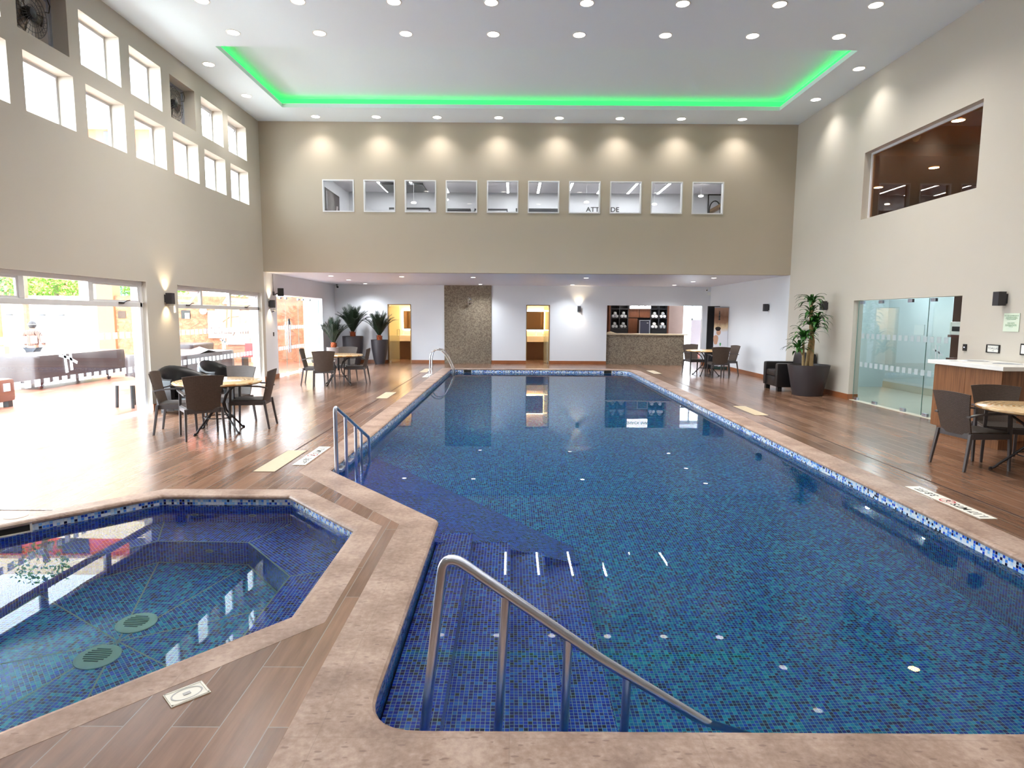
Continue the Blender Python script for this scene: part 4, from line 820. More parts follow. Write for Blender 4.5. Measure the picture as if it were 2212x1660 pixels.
# ================================================================== FURNITURE
t_ = NT('woven_resin'); v_ = t_.coord('Object'); b_ = t_.add('ShaderNodeTexBrick', offset=.5); t_.link(t_.coord('Object', scale=(1, 1, 1), rot=(radians(90), 0, 0)), b_.inputs['Vector'])
for k, x in (('Scale', 1.), ('Mortar Size', .0018), ('Brick Width', .022), ('Row Height', .010)): b_.inputs[k].default_value = x
b_.inputs['Color1'].default_value = L(96, 80, 70); b_.inputs['Color2'].default_value = L(84, 68, 58); b_.inputs['Mortar'].default_value = L(52, 42, 36)
t_.link(b_.outputs['Color'], t_.b.inputs['Base Color']); t_.b.inputs['Roughness'].default_value = .6; M_WEAVE = t_.m
M_RESIN = M('grey_brown_resin', L(78, 72, 72), .38, var=.05)
def make_chair():
    t = thing('armchair_resin', '', 'chair')
    N, K = 10, 9; F, B = [], []
    def P(u, v, off):   # u -1..1 , v 0..1
        z = .40 + .47 * v; w = .205 + .035 * v + .028 * max(0, v - .55) ** 1.2 * 2
        x = u * w; y = -.235 - .075 * v - .03 * v * v + .035 * (u * u) - .012 * sin(pi * v)
        z += .018 * (1 - u * u) * (v > .95)
        return (x, y - off, z)
    mb = MB()
    for off, L_ in ((0, F), (.016, B)):
        for i in range(K): L_.append([mb.bm.verts.new(P(-1 + 2 * j / (N - 1), i / (K - 1), off)) for j in range(N)])
    for i in range(K - 1):
        for j in range(N - 1): mb.bm.faces.new((F[i][j], F[i][j + 1], F[i + 1][j + 1], F[i + 1][j])); mb.bm.faces.new((B[i][j + 1], B[i][j], B[i + 1][j], B[i + 1][j + 1]))
    for i in range(K - 1):
        for j in (0, N - 1): mb.bm.faces.new((F[i][j], F[i + 1][j], B[i + 1][j], B[i][j]))
    for j in range(N - 1):
        for i in (0, K - 1): mb.bm.faces.new((F[i][j], F[i][j + 1], B[i][j + 1], B[i][j]))
    mb.build('backrest', M_WEAVE, t, smooth='auto')
    mb = MB(); mb.prism([(-.20, -.235), (.20, -.235), (.235, .20), (.20, .25), (-.20, .25), (-.235, .20)], .415, .44); mb.build('seat', M_WEAVE, t, bevel=.01)
    mb = MB(); 
    for pts in ([(-.215, -.24), (.215, -.24), (.215, -.215), (-.215, -.215)], [(-.24, .225), (.24, .225), (.22, .262), (-.22, .262)], [(-.215, -.24), (-.195, -.24), (-.225, .25), (-.245, .24)], [(.215, -.24), (.195, -.24), (.225, .25), (.245, .24)]): mb.prism(pts, .36, .425)
    mb.build('seat_frame', M_RESIN, t, bevel=.004)
    for sx in (-1, 1):
        for (y0, y1, yk) in ((-.235, -.30, 0), (.235, .262, 1)):
            a = .018; mb = MB(); top = [(sx * .225 + dx, y0 + dy, .425) for dx, dy in ((-a, -a), (a, -a), (a, a), (-a, a))]; bo = [(sx * .242 + dx * .75, y1 + dy * .75, 0) for dx, dy in ((-a, -a), (a, -a), (a, a), (-a, a))]
            if yk: top = [(x, y, .655) for x, y, z in top]
            va = [mb.bm.verts.new(p) for p in top]; vb = [mb.bm.verts.new(p) for p in bo]
            mb.bm.faces.new(va); mb.bm.faces.new(vb[::-1])
            for i in range(4): mb.bm.faces.new((vb[i], vb[(i + 1) % 4], va[(i + 1) % 4], va[i]))
            mb.build('leg', M_RESIN, t, bevel=.004)
        mb = MB(); path = [(sx * .225, -.285, .62), (sx * .248, -.18, .645), (sx * .26, 0, .655), (sx * .255, .16, .655), (sx * .235, .25, .65)]
        g = []
        for i, (x, y, z) in enumerate(path): g.append([(x - .022, y, z - .01), (x - .022, y, z + .008), (x + .022, y, z + .008), (x + .022, y, z - .01), (x - .022, y, z - .01)])
        mb.sheet(g); mb.quad(*g[0][:4]); mb.quad(*g[-1][:4]); mb.build('armrest', M_RESIN, t, smooth='auto')
    return t
t_ = NT('stone_table_top'); v_ = t_.coord('Object'); n1 = t_.add('ShaderNodeTexWave', wave_type='RINGS', i_Scale=3.0, i_Distortion=5.0, i_Detail=3.0); n1.rings_direction = 'Z'; t_.link(v_, n1.inputs[0]); t_.link(t_.ramp(n1.outputs['Fac'], [(0, L(188, 152, 104)), (.35, L(214, 186, 142)), (.8, L(228, 208, 170)), (.92, L(200, 150, 95))]), t_.b.inputs['Base Color']); t_.b.inputs['Roughness'].default_value = .18; M_TTOP = t_.m
M_IRON = M('dark_iron', L(52, 46, 46), .45, .3, var=.1)
def make_table(r=.60):
    t = thing('cafe_table', '', 'table'); mb = MB(); mb.lathe([(r - .015, .712), (r, .722), (r, .738), (r - .01, .745), (.0, .745)], n=48, cap=False); mb.build('table_top', M_TTOP, t, smooth='auto')
    mb = MB(); mb.lathe([(.0, .70), (r - .04, .70), (r - .03, .712), (r - .015, .712)], n=48, cap=False); mb.build('top_rim', M_IRON, t)
    for k in range(4):
        a = pi / 4 + k * pi / 2; c, s = cos(a), sin(a)
        pts = [(.40, .70), (.30, .66), (.15, .55), (.09, .42), (.12, .30), (.22, .19), (.33, .08), (.37, .03), (.40, .012)]
        mb = MB(); mb.tube([(c * p, s * p, z) for p, z in pts], .014, 8); vs = mb.lathe([(.02, 0), (.024, .012), (.01, .03)], c * .405, s * .405, 10); mb.build('leg', M_IRON, t, smooth='auto')
    mb = MB(); mb.tube([(.20 * cos(q * pi / 12), .20 * sin(q * pi / 12), .215) for q in range(25)], .008, 6, caps=False); mb.build('ring_brace', M_IRON, t, smooth=True)
    mb = MB(); mb.tube([(0, 0, .70), (0, 0, .36)], .022, 8); mb.lathe([(.0, .34), (.03, .36), (.0, .38)], n=10, cap=False); mb.build('centre_post', M_IRON, t); return t
ch = make_chair(); tb = make_table(); uc = ut = False
sets = [('near left table', (-4.27, 8.97), [((-4.33, 8.57), .607, 'front one, back to the camera'), ((-4.83, 8.95), -1.30, 'left one in profile'), ((-3.95, 9.36), 1.70, 'right one in profile'), ((-4.42, 9.66), 2.95, 'rear one facing the camera')]),
        ('far left table', (-4.27, 15.25), [((-4.42, 14.58), .26, 'front one, back to the camera'), ((-4.85, 15.27), -1.45, 'left one in profile'), ((-3.92, 15.60), 1.62, 'right one in profile'), ((-4.33, 16.0), 3.05, 'rear one facing the camera')]),
        ('rear right table', (5.78, 18.35), [((5.93, 17.75), -.08, 'front one, back to the camera'), ((6.40, 18.5), 1.75, 'right one in profile'), ((5.60, 18.95), 3.3, 'rear one facing the camera')]),
        ('right foreground table', (5.80, 6.68), [((5.33, 7.05), -1.57 + .12, 'left one, woven back to the pool'), ((5.95, 7.42), 2.75, 'rear one facing the camera')])]
for lab, (tx, ty), cs in sets:
    place(tb, ut, (tx, ty, 0), .3 if tx < 0 else .1, 'round beige topped table with curved iron legs, the ' + lab, 'round cafe tables'); ut = True
    for (cx, cy), rz, cl in cs:
        place(ch, uc, (cx, cy, 0), rz, 'brown woven armchair, %s, at the %s' % (cl, lab), 'woven resin chairs around the cafe tables'); uc = True
# black tub armchairs by the left window
def tub_chair(x, y, rz, lab, s=1.):
    t = thing('tub_armchair', lab, 'armchair', (x, y, 0), rz, 'black leather armchairs by the left pillar'); n = 18; out, inn = [], []
    g = []
    for k in range(n + 1):
        a = pi * (-.12 + 1.24 * k / n); hgt = .60 + .19 * max(0, sin(a)) ** 1.5
        row = []
        for (r, z) in ((.40, .06), (.46, .3), (.47, hgt - .08), (.45, hgt - .01), (.41, hgt + .01), (.37, hgt - .02), (.35, hgt - .1), (.35, .3)): row.append((r * cos(a) * s, r * sin(a) * .9, z))
        g.append(row)
    mb = MB(); mb.sheet(g); mb.quad(*g[0][:4]); 
    for e in (g[0], g[-1]): mb.bm.faces.new([mb.bm.verts.new(p) for p in e])
    mb.build('backrest', M_LEATHER, t, smooth='auto'); mb = MB(); mb.box(-.34, .34, -.38, .30, .28, .45, bev=.04); mb.build('seat_cushion', M_LEATHER, t, smooth='auto'); mb = MB(); mb.box(-.36, .36, -.36, .32, .06, .29, bev=.03); mb.build('base', M_LEATHER, t, smooth='auto')
    for fx in (-.28, .28):
        for fy in (-.28, .24): mb = MB(); mb.box(fx - .03, fx + .03, fy - .03, fy + .03, 0, .07); mb.build('foot', M_BLACK, t)
tub_chair(-5.72, 10.85, 1.25, 'large black leather tub armchair against the pillar, nearer one', 1.12); tub_chair(-5.75, 12.25, 1.4, 'black leather tub armchair under the second left window, farther one')
# black club armchair on the right
t = thing('club_armchair', 'black leather club armchair beside the big planter on the right', 'armchair', (6.60, 14.72, 0), radians(-92))
mb = MB(); mb.box(-.42, .42, -.40, .38, .10, .34, bev=.03); mb.build('base', M_LEATHER, t, smooth='auto'); mb = MB(); mb.box(-.27, .27, -.42, .22, .34, .50, bev=.05); mb.build('seat_cushion', M_LEATHER, t, smooth='auto')
for s in (-1, 1): mb = MB(); mb.box(min(s * .28, s * .45), max(s * .28, s * .45), -.43, .40, .10, .66, bev=.05); mb.build('armrest', M_LEATHER, t, smooth='auto')
mb = MB(); vs = mb.box(-.36, .36, .18, .42, .34, .92, bev=.07); mb.xf(vs, Matrix.Translation((0, .2, .34)) @ Matrix.Rotation(radians(-8), 4, 'X') @ Matrix.Translation((0, -.2, -.34))); mb.build('backrest', M_LEATHER, t, smooth='auto')
for fx in (-.36, .36):
    for fy in (-.34, .34): mb = MB(); mb.box(fx - .05, fx + .05, fy - .05, fy + .05, 0, .11); mb.build('foot', M_BLACK, t)
# wood cabinet with white top
t_ = NT('cabinet_wood'); n_ = t_.noise(t_.coord('Object', scale=(30, 30, 1.2)), 1.5, 5, .6); t_.link(t_.ramp(n_, [(.3, L(104, 66, 40)), (.7, L(150, 102, 66))]), t_.b.inputs['Base Color']); t_.b.inputs['Roughness'].default_value = .4; M_CABW = t_.m
t = thing('towel_cabinet', 'walnut cabinet with a white worktop and two round openings, at the right wall', 'cabinet', (0, 0, 0)); A, B_, D_, E_ = (6.30, 9.30), (6.42, 7.55), (7.10, 7.55), (7.10, 9.72)
mb = MB(); mb.box(6.33, 7.10, 7.93, 9.22, .13, 1.045); mb.build('body', M_CABW, t)
mb = MB(); mb.box(6.38, 7.10, 7.98, 9.17, 0, .13); mb.build('plinth', M_CABW, t)
mb = MB(); mb.box(6.315, 6.33, 8.583, 9.215, .14, 1.03); mb.build('door', M_CABW, t); mb = MB(); mb.box(6.315, 6.33, 7.935, 8.577, .14, 1.03); mb.build('door', M_CABW, t)
mb = MB(); mb.box(6.26, 7.11, 7.86, 9.30, 1.045, 1.10); mb.build('worktop', M('white_quartz', L(240, 240, 238), .2, var=.01), t, bevel=.004)
for x, y in ((6.75, 9.0), (6.78, 8.45)): mb = MB(); mb.lathe([(.15, 1.1005), (.16, 1.104), (.17, 1.1005)], x, y, 28, cap=False); mb.lathe([(.15, 1.1008), (.0, 1.1008)], x, y, 28, cap=False); mb.build('round_opening', M_STEEL, t)
# wall items on the right
t = thing('wall_notice', 'white notice with green printed lines under the unlit sconce on the right wall', 'sign', (XR - .002, 8.86, 1.53)); mb = MB(); mb.box(-.008, 0, -.14, .14, 0, .262); mb.build('plate', M('notice_paper', L(214, 226, 206), .4), t)
GR = M('notice_green', L(70, 140, 90), .6)
for i, (w_, z) in enumerate([('EN CASO DE EMERGENCIA', .225), ('La profundidad de la alberca', .205), ('y el jacuzzi varia. Use escaleras', .19), ('Los ninos acompanados', .175), ('POOL SAFETY', .12), ('No running, no diving. Please', .10), ('supervise children at all times', .085), ('Thank you.', .07)]): text('printed_line', w_, GR, .017 if i not in (0, 4) else .021, basis((0, -1, 0), (0, 0, 1), (-.009, 0, z)), t, ext=.0003)
t = thing('framed_sign', 'small black framed sign reading TOALLAS above the wood cabinet', 'sign', (XR - .002, 9.15, 1.21)); mb = MB()
for b in ((-.125, -.11, 0, .122), (.11, .125, 0, .122), (-.11, .11, 0, .012), (-.11, .11, .11, .122)): mb.box(-.018, 0, b[0], b[1], b[2], b[3])
mb.build('frame', M_BLACK, t); mb = MB(); mb.box(-.006, 0, -.11, .11, .012, .11); mb.build('card', M_SIGNP, t); text('lettering', 'TOALLAS', M('ink_grey', L(110, 110, 112), .5), .042, basis((0, -1, 0), (0, 0, 1), (-.008, 0, .065)), t, ext=.0005, font_scale_x=1.15); text('lettering', 'towels', M('ink_grey', L(110, 110, 112), .5), .016, basis((0, -1, 0), (0, 0, 1), (-.008, 0, .032)), t, ext=.0005)
t = thing('framed_sign', 'dark framed sign cut off by the right edge of the photo', 'sign', (XR - .002, 8.52, 1.21)); mb = MB(); mb.box(-.018, 0, -.13, .13, 0, .16); mb.build('frame', M_BLACK, t); mb = MB(); mb.box(-.020, -.017, -.11, .11, .02, .14); mb.build('card', M_SIGNP, t)
t = thing('card_reader', 'black card reader with a small white light beside the right glass doors', 'card reader', (XR - .002, 9.72, 1.21)); mb = MB(); mb.box(-.02, 0, -.035, .035, 0, .105, bev=.004); mb.build('body', M_BLACK, t); mb = MB(); mb.box(-.022, -.019, -.006, .006, .05, .062); mb.build('indicator', M('led_white', L(200, 220, 255), .4, emit=(.7, .8, 1, 1), es=3), t)
t = thing('exit_light', 'tiny green indicator lamp above the right glass doors', 'indicator', (XR + .3, 10.02, 2.02)); mb = MB(); mb.box(-.02, .02, -.03, .03, -.02, .02); mb.build('housing', M_BLACK, t); mb = MB(); mb.box(-.022, -.019, -.012, .012, -.01, .01); mb.build('indicator', M('led_green', L(80, 255, 120), .4, emit=(.1, 1, .3, 1), es=3), t)
# left wall items
t = thing('loudspeaker', 'black box loudspeaker on a bracket at the left pillar', 'speaker', (XL, 16.66, 2.20)); mb = MB(); vs = mb.box(.12, .27, -.09, .09, 0, .21, bev=.01); mb.xf(vs, Matrix.Translation((.2, 0, 0)) @ Matrix.Rotation(.4, 4, 'Z') @ Matrix.Translation((-.2, 0, 0))); mb.build('cabinet', M_BLACK, t)
mb = MB(); mb.tube([(0, 0, .06), (.06, 0, .05), (.14, 0, .09)], .014, 6); mb.box(0, .02, -.04, .04, .02, .12); mb.build('bracket', M_DGREY, t); mb = MB(); mb.tube([(.02, -.03, .08), (.02, -.06, .3), (.015, -.06, .58)], .006, 5); mb.build('cable', M_DGREY, t)
t = thing('light_switch', 'small dark switch plate low on the left pillar', 'switch', (XL, 16.57, 1.14)); mb = MB(); mb.box(0, .012, -.03, .03, 0, .105); mb.build('plate', M_BLACK, t)
t = thing('presence_sensor', 'white oval spot fixture under the sconce at the left pillar', 'spotlight', (XL, 16.5, 1.78)); mb = MB(); vs = mb.lathe([(.0, -.03), (.05, -.02), (.06, 0), (.05, .012), (.0, .012)], n=16, cap=False); mb.xf(vs, Matrix.Translation((.09, 0, .05)) @ Matrix.Rotation(.9, 4, 'Y')); mb.build('head', M_SIGNP, t, smooth=True); mb = MB(); mb.tube([(0, 0, 0), (.07, 0, .02)], .012, 6); mb.build('arm', M_BLACK, t)
t = thing('glass_tube_fitting', 'short clear tube hanging under the nearer left sconce', 'fitting', (XL + .115, 11.56, 1.73)); mb = MB(); mb.lathe([(.022, 0), (.022, .155)], n=14); mb.build('tube', M('tube_pearl', L(225, 220, 215), .2), t, smooth='auto')
mb = MB(); mb.box(-.115, -.02, -.008, .008, .14, .15); mb.build('clip', M_BLACK, t)
# banner and black panel at right rear
t = thing('roller_banner', 'tall roll-up banner with a spa photo and green leaf mark, in the right rear corner', 'banner', (6.88, 20.45, 0), radians(-12)); bt = NT('banner_print'); sx = bt.add('ShaderNodeSeparateXYZ'); bt.link(bt.coord('Generated'), sx.inputs[0])
bt.link(bt.ramp(bt.math('ADD', sx.outputs[2], bt.math('MULTIPLY', bt.math('SUBTRACT', bt.noise(bt.coord('Generated', scale=(3, 1, 7)), 1.2, 2), .5), .12)), [(0, L(222, 222, 232)), (.58, L(232, 232, 238)), (.66, L(226, 200, 160)), (.74, L(150, 112, 86)), (.85, L(120, 84, 62)), (1, L(172, 136, 116))]), bt.b.inputs['Base Color']); bt.b.inputs['Roughness'].default_value = .5
mb = MB(); mb.box(-.22, .22, -.004, .004, .12, 2.04); mb.build('printed_sheet', bt.m, t); mb = MB(); mb.box(-.24, .24, -.07, .07, 0, .1, bev=.02); mb.build('base', M('black_glossy', L(40, 60, 56), .25), t); mb = MB(); mb.tube([(0, .03, .1), (0, .03, 2.05)], .01, 6); mb.box(-.225, .225, -.012, .012, 2.03, 2.06); mb.build('pole', M_STEEL, t)
def blob(name, cx, cz, rx, rz, mat, par, y=-.0075, n=20, wob=0.):
    mb = MB(); vs = [mb.bm.verts.new((cx + rx * (1 + wob * sin(3 * a)) * cos(a), y, cz + rz * (1 + wob * cos(2 * a)) * sin(a))) for a in [2 * pi * k / n for k in range(n)]]; mb.bm.faces.new(vs); return mb.build(name, mat, par, solid=.001)
blob('printed_torso', -.15, .98, .075, .18, M('skin_print', L(206, 160, 132), .5, var=.06), t, wob=.15); blob('printed_face', -.07, 1.23, .07, .10, M('skin_print', L(206, 160, 132), .5, var=.06), t, -.0082); blob('printed_hair', -.09, 1.34, .085, .075, M('hair_print', L(46, 34, 30), .5), t, -.0088, wob=.1)
mb = MB(); mb.tube([(-.06, -.008, 1.68), (-.06, -.008, 1.92)], .012, 6); vs = mb.lathe([(.0, 1.62), (.03, 1.64), (.01, 1.7), (.028, 1.74), (.008, 1.8), (.02, 1.84), (0, 1.9)], -.06, -.008, 8, cap=False); mb.build('printed_lamp', M_INK, t); LG = M('leaf_green_print', L(70, 160, 95), .5); blob('printed_leaf', .0, .83, .022, .07, LG, t, wob=.3)
text('lettering', 'Holiday Inn', LG, .06, basis((1, 0, 0), (0, 0, 1), (0, -.007, .71)), t, ext=.0005, bold=True)
t = thing('black_panel', 'tall black panel standing behind the roll-up banner', 'panel', (6.78, 20.95, 0)); mb = MB(); mb.box(-.2, .2, -.03, .03, .03, 2.09); mb.build('board', M_BLACK, t); mb = MB(); mb.box(-.22, .22, -.12, .12, 0, .03); mb.build('base', M_BLACK, t)
# ================================================================== POOL RAILS
t = thing('pool_handrail', 'large stainless handrail sloping down over the near pool steps', 'handrail', (0, 0, 0), group='stainless pool rails'); Y = 2.63
def arc(a, b, c, n=6):
    a, b, c = Vector(a), Vector(b), Vector(c); return [tuple(a * (1 - k / n) ** 2 + b * 2 * (k / n) * (1 - k / n) + c * (k / n) ** 2) for k in range(n + 1)]
mb = MB(); mb.tube([(-.395, Y, -.36), (-.382, Y, -.15)] + arc((-.302, Y, .57), (-.292, Y, .665), (-.21, Y, .615), 7) + [(.40, Y, .18), (.90, Y, -.135)] + arc((1.1, Y, -.26), (1.2, Y, -.33), (1.2, Y, -.5), 5) + [(1.2, Y, zf)], .0235, 14); mb.build('rail', M_STEEL, t, smooth='auto')
for xb, zb, xt, zt in ((-.07, -.58, -.018, .47), (.23, -.80, .262, .275), (.50, -1.03, .53, .09)): mb = MB(); mb.tube([(xb, Y, zb), (xt, Y, zt)], .0205, 12); mb.build('post', M_STEEL, t, smooth='auto')
t = thing('pool_handrail', 'mid-distance stainless handrail with several posts at the left pool corner', 'handrail', (0, 0, 0), group='stainless pool rails'); X = -1.93
tops = [(6.72, .70), (7.13, .53), (7.58, .345), (7.86, .21), (8.28, .07)]
mb = MB(); mb.tube([(X, 6.74, -.42)] + [(X, 6.72, .3)] + arc((X, 6.72, .64), (X, 6.72, .72), (X, 6.80, .67), 5) + [(X, 8.2, .09)] + arc((X, 8.22, .085), (X, 8.28, .06), (X, 8.29, .0), 4) + [(X, 8.29, -.82)], .022, 10); mb.build('rail', M_STEEL, t, smooth='auto')
for y, z in tops[1:4]: mb = MB(); mb.tube([(X, y, -.80), (X, y, z)], .019, 10); mb.build('post', M_STEEL, t, smooth='auto')
for y in (6.98, 7.35): mb = MB(); mb.box(-2.03, X - .01, y, y + .20, -.10, -.06, bev=.01); mb.build('wall_bracket', M_STEEL, t)
t = thing('pool_ladder', 'curved chrome grab rails of the ladder at the far left pool corner', 'ladder', (0, 0, 0), group='stainless pool rails')
for y in (19.35, 19.85):
    mb = MB(); mb.tube([(-2.56, y, 0), (-2.55, y, .35)] + arc((-2.55, y, .45), (-2.48, y, .66), (-2.3, y, .66), 6)[1:] + arc((-2.2, y, .64), (-2.05, y, .52), (-1.9, y, .18), 5) + arc((-1.84, y, .03), (-1.78, y, -.15), (-1.9, y, -.5), 6) + [(-1.93, y, -1.1)], .022, 10); mb.build('rail', M_CHROME, t, smooth='auto')
    mb = MB(); mb.lathe([(.045, 0), (.04, .012), (.025, .015)], -2.56, y, 16); mb.build('base_flange', M_CHROME, t)
for z in (-.35, -.65, -.95): mb = MB(); mb.box(-1.95, -1.86, 19.35, 19.85, z, z + .03); mb.build('tread', M_CHROME, t)
# ================================================================== PLANTS
M_POT = M('planter_charcoal', L(62, 58, 62), .4, var=.06, vs=3); M_POT2 = M('planter_taupe', L(128, 116, 112), .45, var=.05); M_SOIL = M('soil', L(52, 38, 30), .95, var=.3, vs=30)
t_ = NT('palm_leaf'); t_.link(t_.ramp(t_.noise(t_.coord(), 3, 2), [(.3, L(14, 28, 18)), (.7, L(36, 54, 34))]), t_.b.inputs['Base Color']); t_.b.inputs['Roughness'].default_value = .45; M_PALM = t_.m
M_TRUNK = M('palm_trunk', L(158, 74, 34), .8, var=.35, vs=12, bump=.5)
def palm(name, x, y, prof, potmat, hf, lab, nf=22, seed=1):
    rnd = random.Random(seed); t = thing('potted_palm', lab, 'plant', (x, y, 0), group='potted palms in the left rear corner'); mb = MB(); H = prof[-1][1]; R = prof[-1][0]
    mb.lathe(prof + [(R - .02, H), (R - .03, H - .05), (0, H - .05)], n=36, cap=False); pl_ = mb.build('planter', potmat, t, smooth='auto'); mb = MB(); mb.lathe([(R - .03, H - .04), (0, H - .03)], n=24, cap=False); mb.build('soil', M_SOIL, pl_)
    mb = MB(); mb.lathe([(.07, H - .04), (.10, H + .03), (.095, H + .1), (.06, H + .16)], n=12)
    for k in range(22):
        a = k * 2.4; z = H + .01 + .14 * k / 22; r = .095; mb.quad((r * cos(a - .25), r * sin(a - .25), z), (r * cos(a + .25), r * sin(a + .25), z), ((r + .035) * cos(a), (r + .035) * sin(a), z + .05), ((r + .02) * cos(a), (r + .02) * sin(a), z + .04))
    mb.build('trunk', M_TRUNK, t, smooth='auto'); z0 = H + .14
    for k in range(nf):
        az = k * 2.39996 + rnd.uniform(-.2, .2); tilt = radians(10 + 66 * (k / nf) ** .8 + rnd.uniform(-4, 4)); Lf = hf * rnd.uniform(.85, 1.08); mb = MB(); pts = []; p = Vector((.03 * cos(az), .03 * sin(az), z0)); ang = tilt * .45
        n = 14
        for i in range(n + 1):
            pts.append(p.copy()); ang += (tilt * 1.0) / n * (.25 + 1.9 * (i / n) ** 2) ; p = p + Vector((sin(ang) * cos(az), sin(ang) * sin(az), cos(ang))) * Lf / n
        mb.tube(pts, .005, 4, rs=[.008 * (1 - i / n) + .0015 for i in range(n + 1)]); side0 = Vector((-sin(az), cos(az), 0))
        for i in range(1, n):
            for sub in (0, .5):
                q = pts[i].lerp(pts[i + 1], sub); d = (pts[i + 1] - pts[i]).normalized(); upv = side0.cross(d).normalized(); ll = .25 * sin(pi * min(1, .18 + .82 * i / n)) ** .6 * (hf / .8)
                for sgn in (-1, 1):
                    dr = (d * 1.15 + side0 * sgn * .75 + upv * -.3 * rnd.uniform(.3, 1.2)).normalized(); tip = q + dr * ll; wv = d.cross(dr).cross(dr).normalized() * .009
                    mb.quad(q - wv, q + wv, q.lerp(tip, .6) + wv * .9, tip)
        for v in mb.bm.verts: v.co.y = min(v.co.y, 22.37 - y); v.co.x = max(v.co.x, -6.33 - x)
        mb.build('frond', M_PALM, t)
palm('potted_palm', -5.56, 21.75, [(.22, 0), (.30, .25), (.35, .6), (.362, .985)], M_POT, .92, 'tallest potted palm in the widest dark cylindrical planter', 24, 3)
palm('potted_palm', -4.65, 21.85, [(.16, 0), (.22, .2), (.28, .55), (.30, .86)], M_POT, .85, 'potted palm in a tapered dark planter beside the left washroom door', 20, 5)
palm('potted_palm', -5.98, 20.85, [(.16, 0), (.20, .2), (.235, .5), (.235, .64)], M_POT2, .84, 'shortest potted palm in a pale taupe planter by the glass doors', 20, 9)
# dracaena
t_ = NT('dracaena_leaf'); t_.link(t_.ramp(t_.noise(t_.coord(), 4, 2), [(.3, L(24, 64, 26)), (.7, L(66, 122, 50))]), t_.b.inputs['Base Color']); t_.b.inputs['Roughness'].default_value = .35; M_DRAC = t_.m
t = thing('potted_dracaena', 'tall leafy cane plant in a big tapered charcoal planter on the right deck', 'plant', (6.60, 13.72, 0)); mb = MB(); mb.lathe([(.30, 0), (.31, .01), (.435, .66), (.44, .68), (.42, .68), (.405, .63), (0, .63)], n=44, cap=False); pl_ = mb.build('planter', M_POT, t, smooth='auto'); mb = MB(); mb.lathe([(.405, .64), (0, .655)], n=30, cap=False); mb.build('soil', M_SOIL, pl_)
M_CANE = M('cane_bark', L(176, 148, 104), .8, var=.15, vs=14, bump=.4)
def rosette(mb, c, n, Lf, rnd, spread=1.):
    n = int(n * 1.5)
    for k in range(n):
        az = k * 2.39996 + rnd.uniform(-.2, .2); el0 = radians(78 - 60 * k / n); d = Vector((cos(az) * cos(el0), sin(az) * cos(el0), sin(el0))); p = Vector(c) + Vector((0, 0, rnd.uniform(-.06, .06))); l = Lf * rnd.uniform(.8, 1.1); seg = 7; A = []
        sd = Vector((-sin(az), cos(az), 0)); ang = el0
        for i in range(seg + 1):
            w_ = .034 * sin(pi * min(1, .16 + .84 * i / seg)) + .001; A.append([p - sd * w_ + Vector((0, 0, .006)), p.copy(), p + sd * w_ + Vector((0, 0, .006))])
            ang -= radians(15 + 6 * i / seg) * spread * (.4 + i / seg * .9); p = p + Vector((cos(az) * cos(ang), sin(az) * cos(ang), sin(ang))) * l / seg
        mb.sheet(A)
rnd = random.Random(4)
canes = [([(0.05, 0, .63), (.06, 0, 1.2), (.0, 0, 1.5), (-.02, 0, 2.05)], .045, [(0, 1.55, 13), (-.02, 1.78, 14), (-.02, 2.02, 20)]), ([(-.02, .05, .63), (.0, .02, 1.1), (.06, -.02, 1.5), (.1, -.03, 1.65)], .04, [(.1, 1.62, 16), (.06, 1.42, 10)]), ([(-.14, -.04, .63), (-.16, -.05, .95), (-.18, -.06, 1.28)], .032, [(-.18, 1.26, 20)]), ([(-.17, -.05, .9), (-.26, -.12, .98), (-.3, -.14, 1.02)], .02, [(-.31, 1.0, 14)])]
for pts, r, ros in canes:
    mb = MB(); mb.tube(pts, r, 9, rs=[r * (1 - .25 * i / (len(pts) - 1)) for i in range(len(pts))]); mb.build('cane', M_CANE, t, smooth='auto'); mb = MB()
    for (x, z, n) in ros: rosette(mb, (x, pts[-1][1], z), n, .40, rnd)
    mb.build('foliage', M_DRAC, t, smooth=True)
# ================================================================== PATIO BEYOND THE LEFT WINDOWS
def ground(name, x0, x1, y0, y1, z, mat): mb = MB(); mb.box(x0, x1, y0, y1, z - .1, z); return struct(name, mb, mat)
ground('floor_patio', -11.9, XL - .14, YF - 3, 22.6, .0, M_PATIO); ground('floor_lower_terrace', -30, -11.9, YF - 3, 40, -.2, M('pale_paving', L(222, 212, 200), .7, var=.05)); ground('floor_yard', -11.9, XL - .3, 22.6, 40, -.05, M('pale_paving', L(222, 212, 200), .7, var=.05))
t_ = NT('patio_stone'); v_ = t_.coord('Object', scale=(1, 1, 1.4)); vo = t_.add('ShaderNodeTexVoronoi', feature='DISTANCE_TO_EDGE', i_Scale=2.6); t_.link(v_, vo.inputs['Vector']); n_ = t_.noise(v_, 5, 5, .6)
col = t_.ramp(n_, [(.3, L(112, 66, 44)), (.55, L(146, 96, 68)), (.75, L(166, 120, 90))]); t_.link(t_.mix(t_.ramp(vo.outputs['Distance'], [(0, (1, 1, 1, 1)), (.03, (0, 0, 0, 1))]), col, L(98, 62, 46)), t_.b.inputs['Base Color']); t_.bump(n_, .6, .03); t_.b.inputs['Roughness'].default_value = .9; M_PST = t_.m
mb = MB(); mb.box(-14.35, -11.95, 22.6, 22.9, -.2, 2.36); mb.box(-11.65, -6.4, 22.6, 22.9, 0, 2.36); mb.box(-11.95, -11.65, 22.6, 22.9, 0, 1.55); mb.box(-11.95, -11.65, 22.6, 22.9, 1.86, 2.36); struct('wall_patio_stone', mb, M_PST, 'orange stone garden wall beyond the left windows')
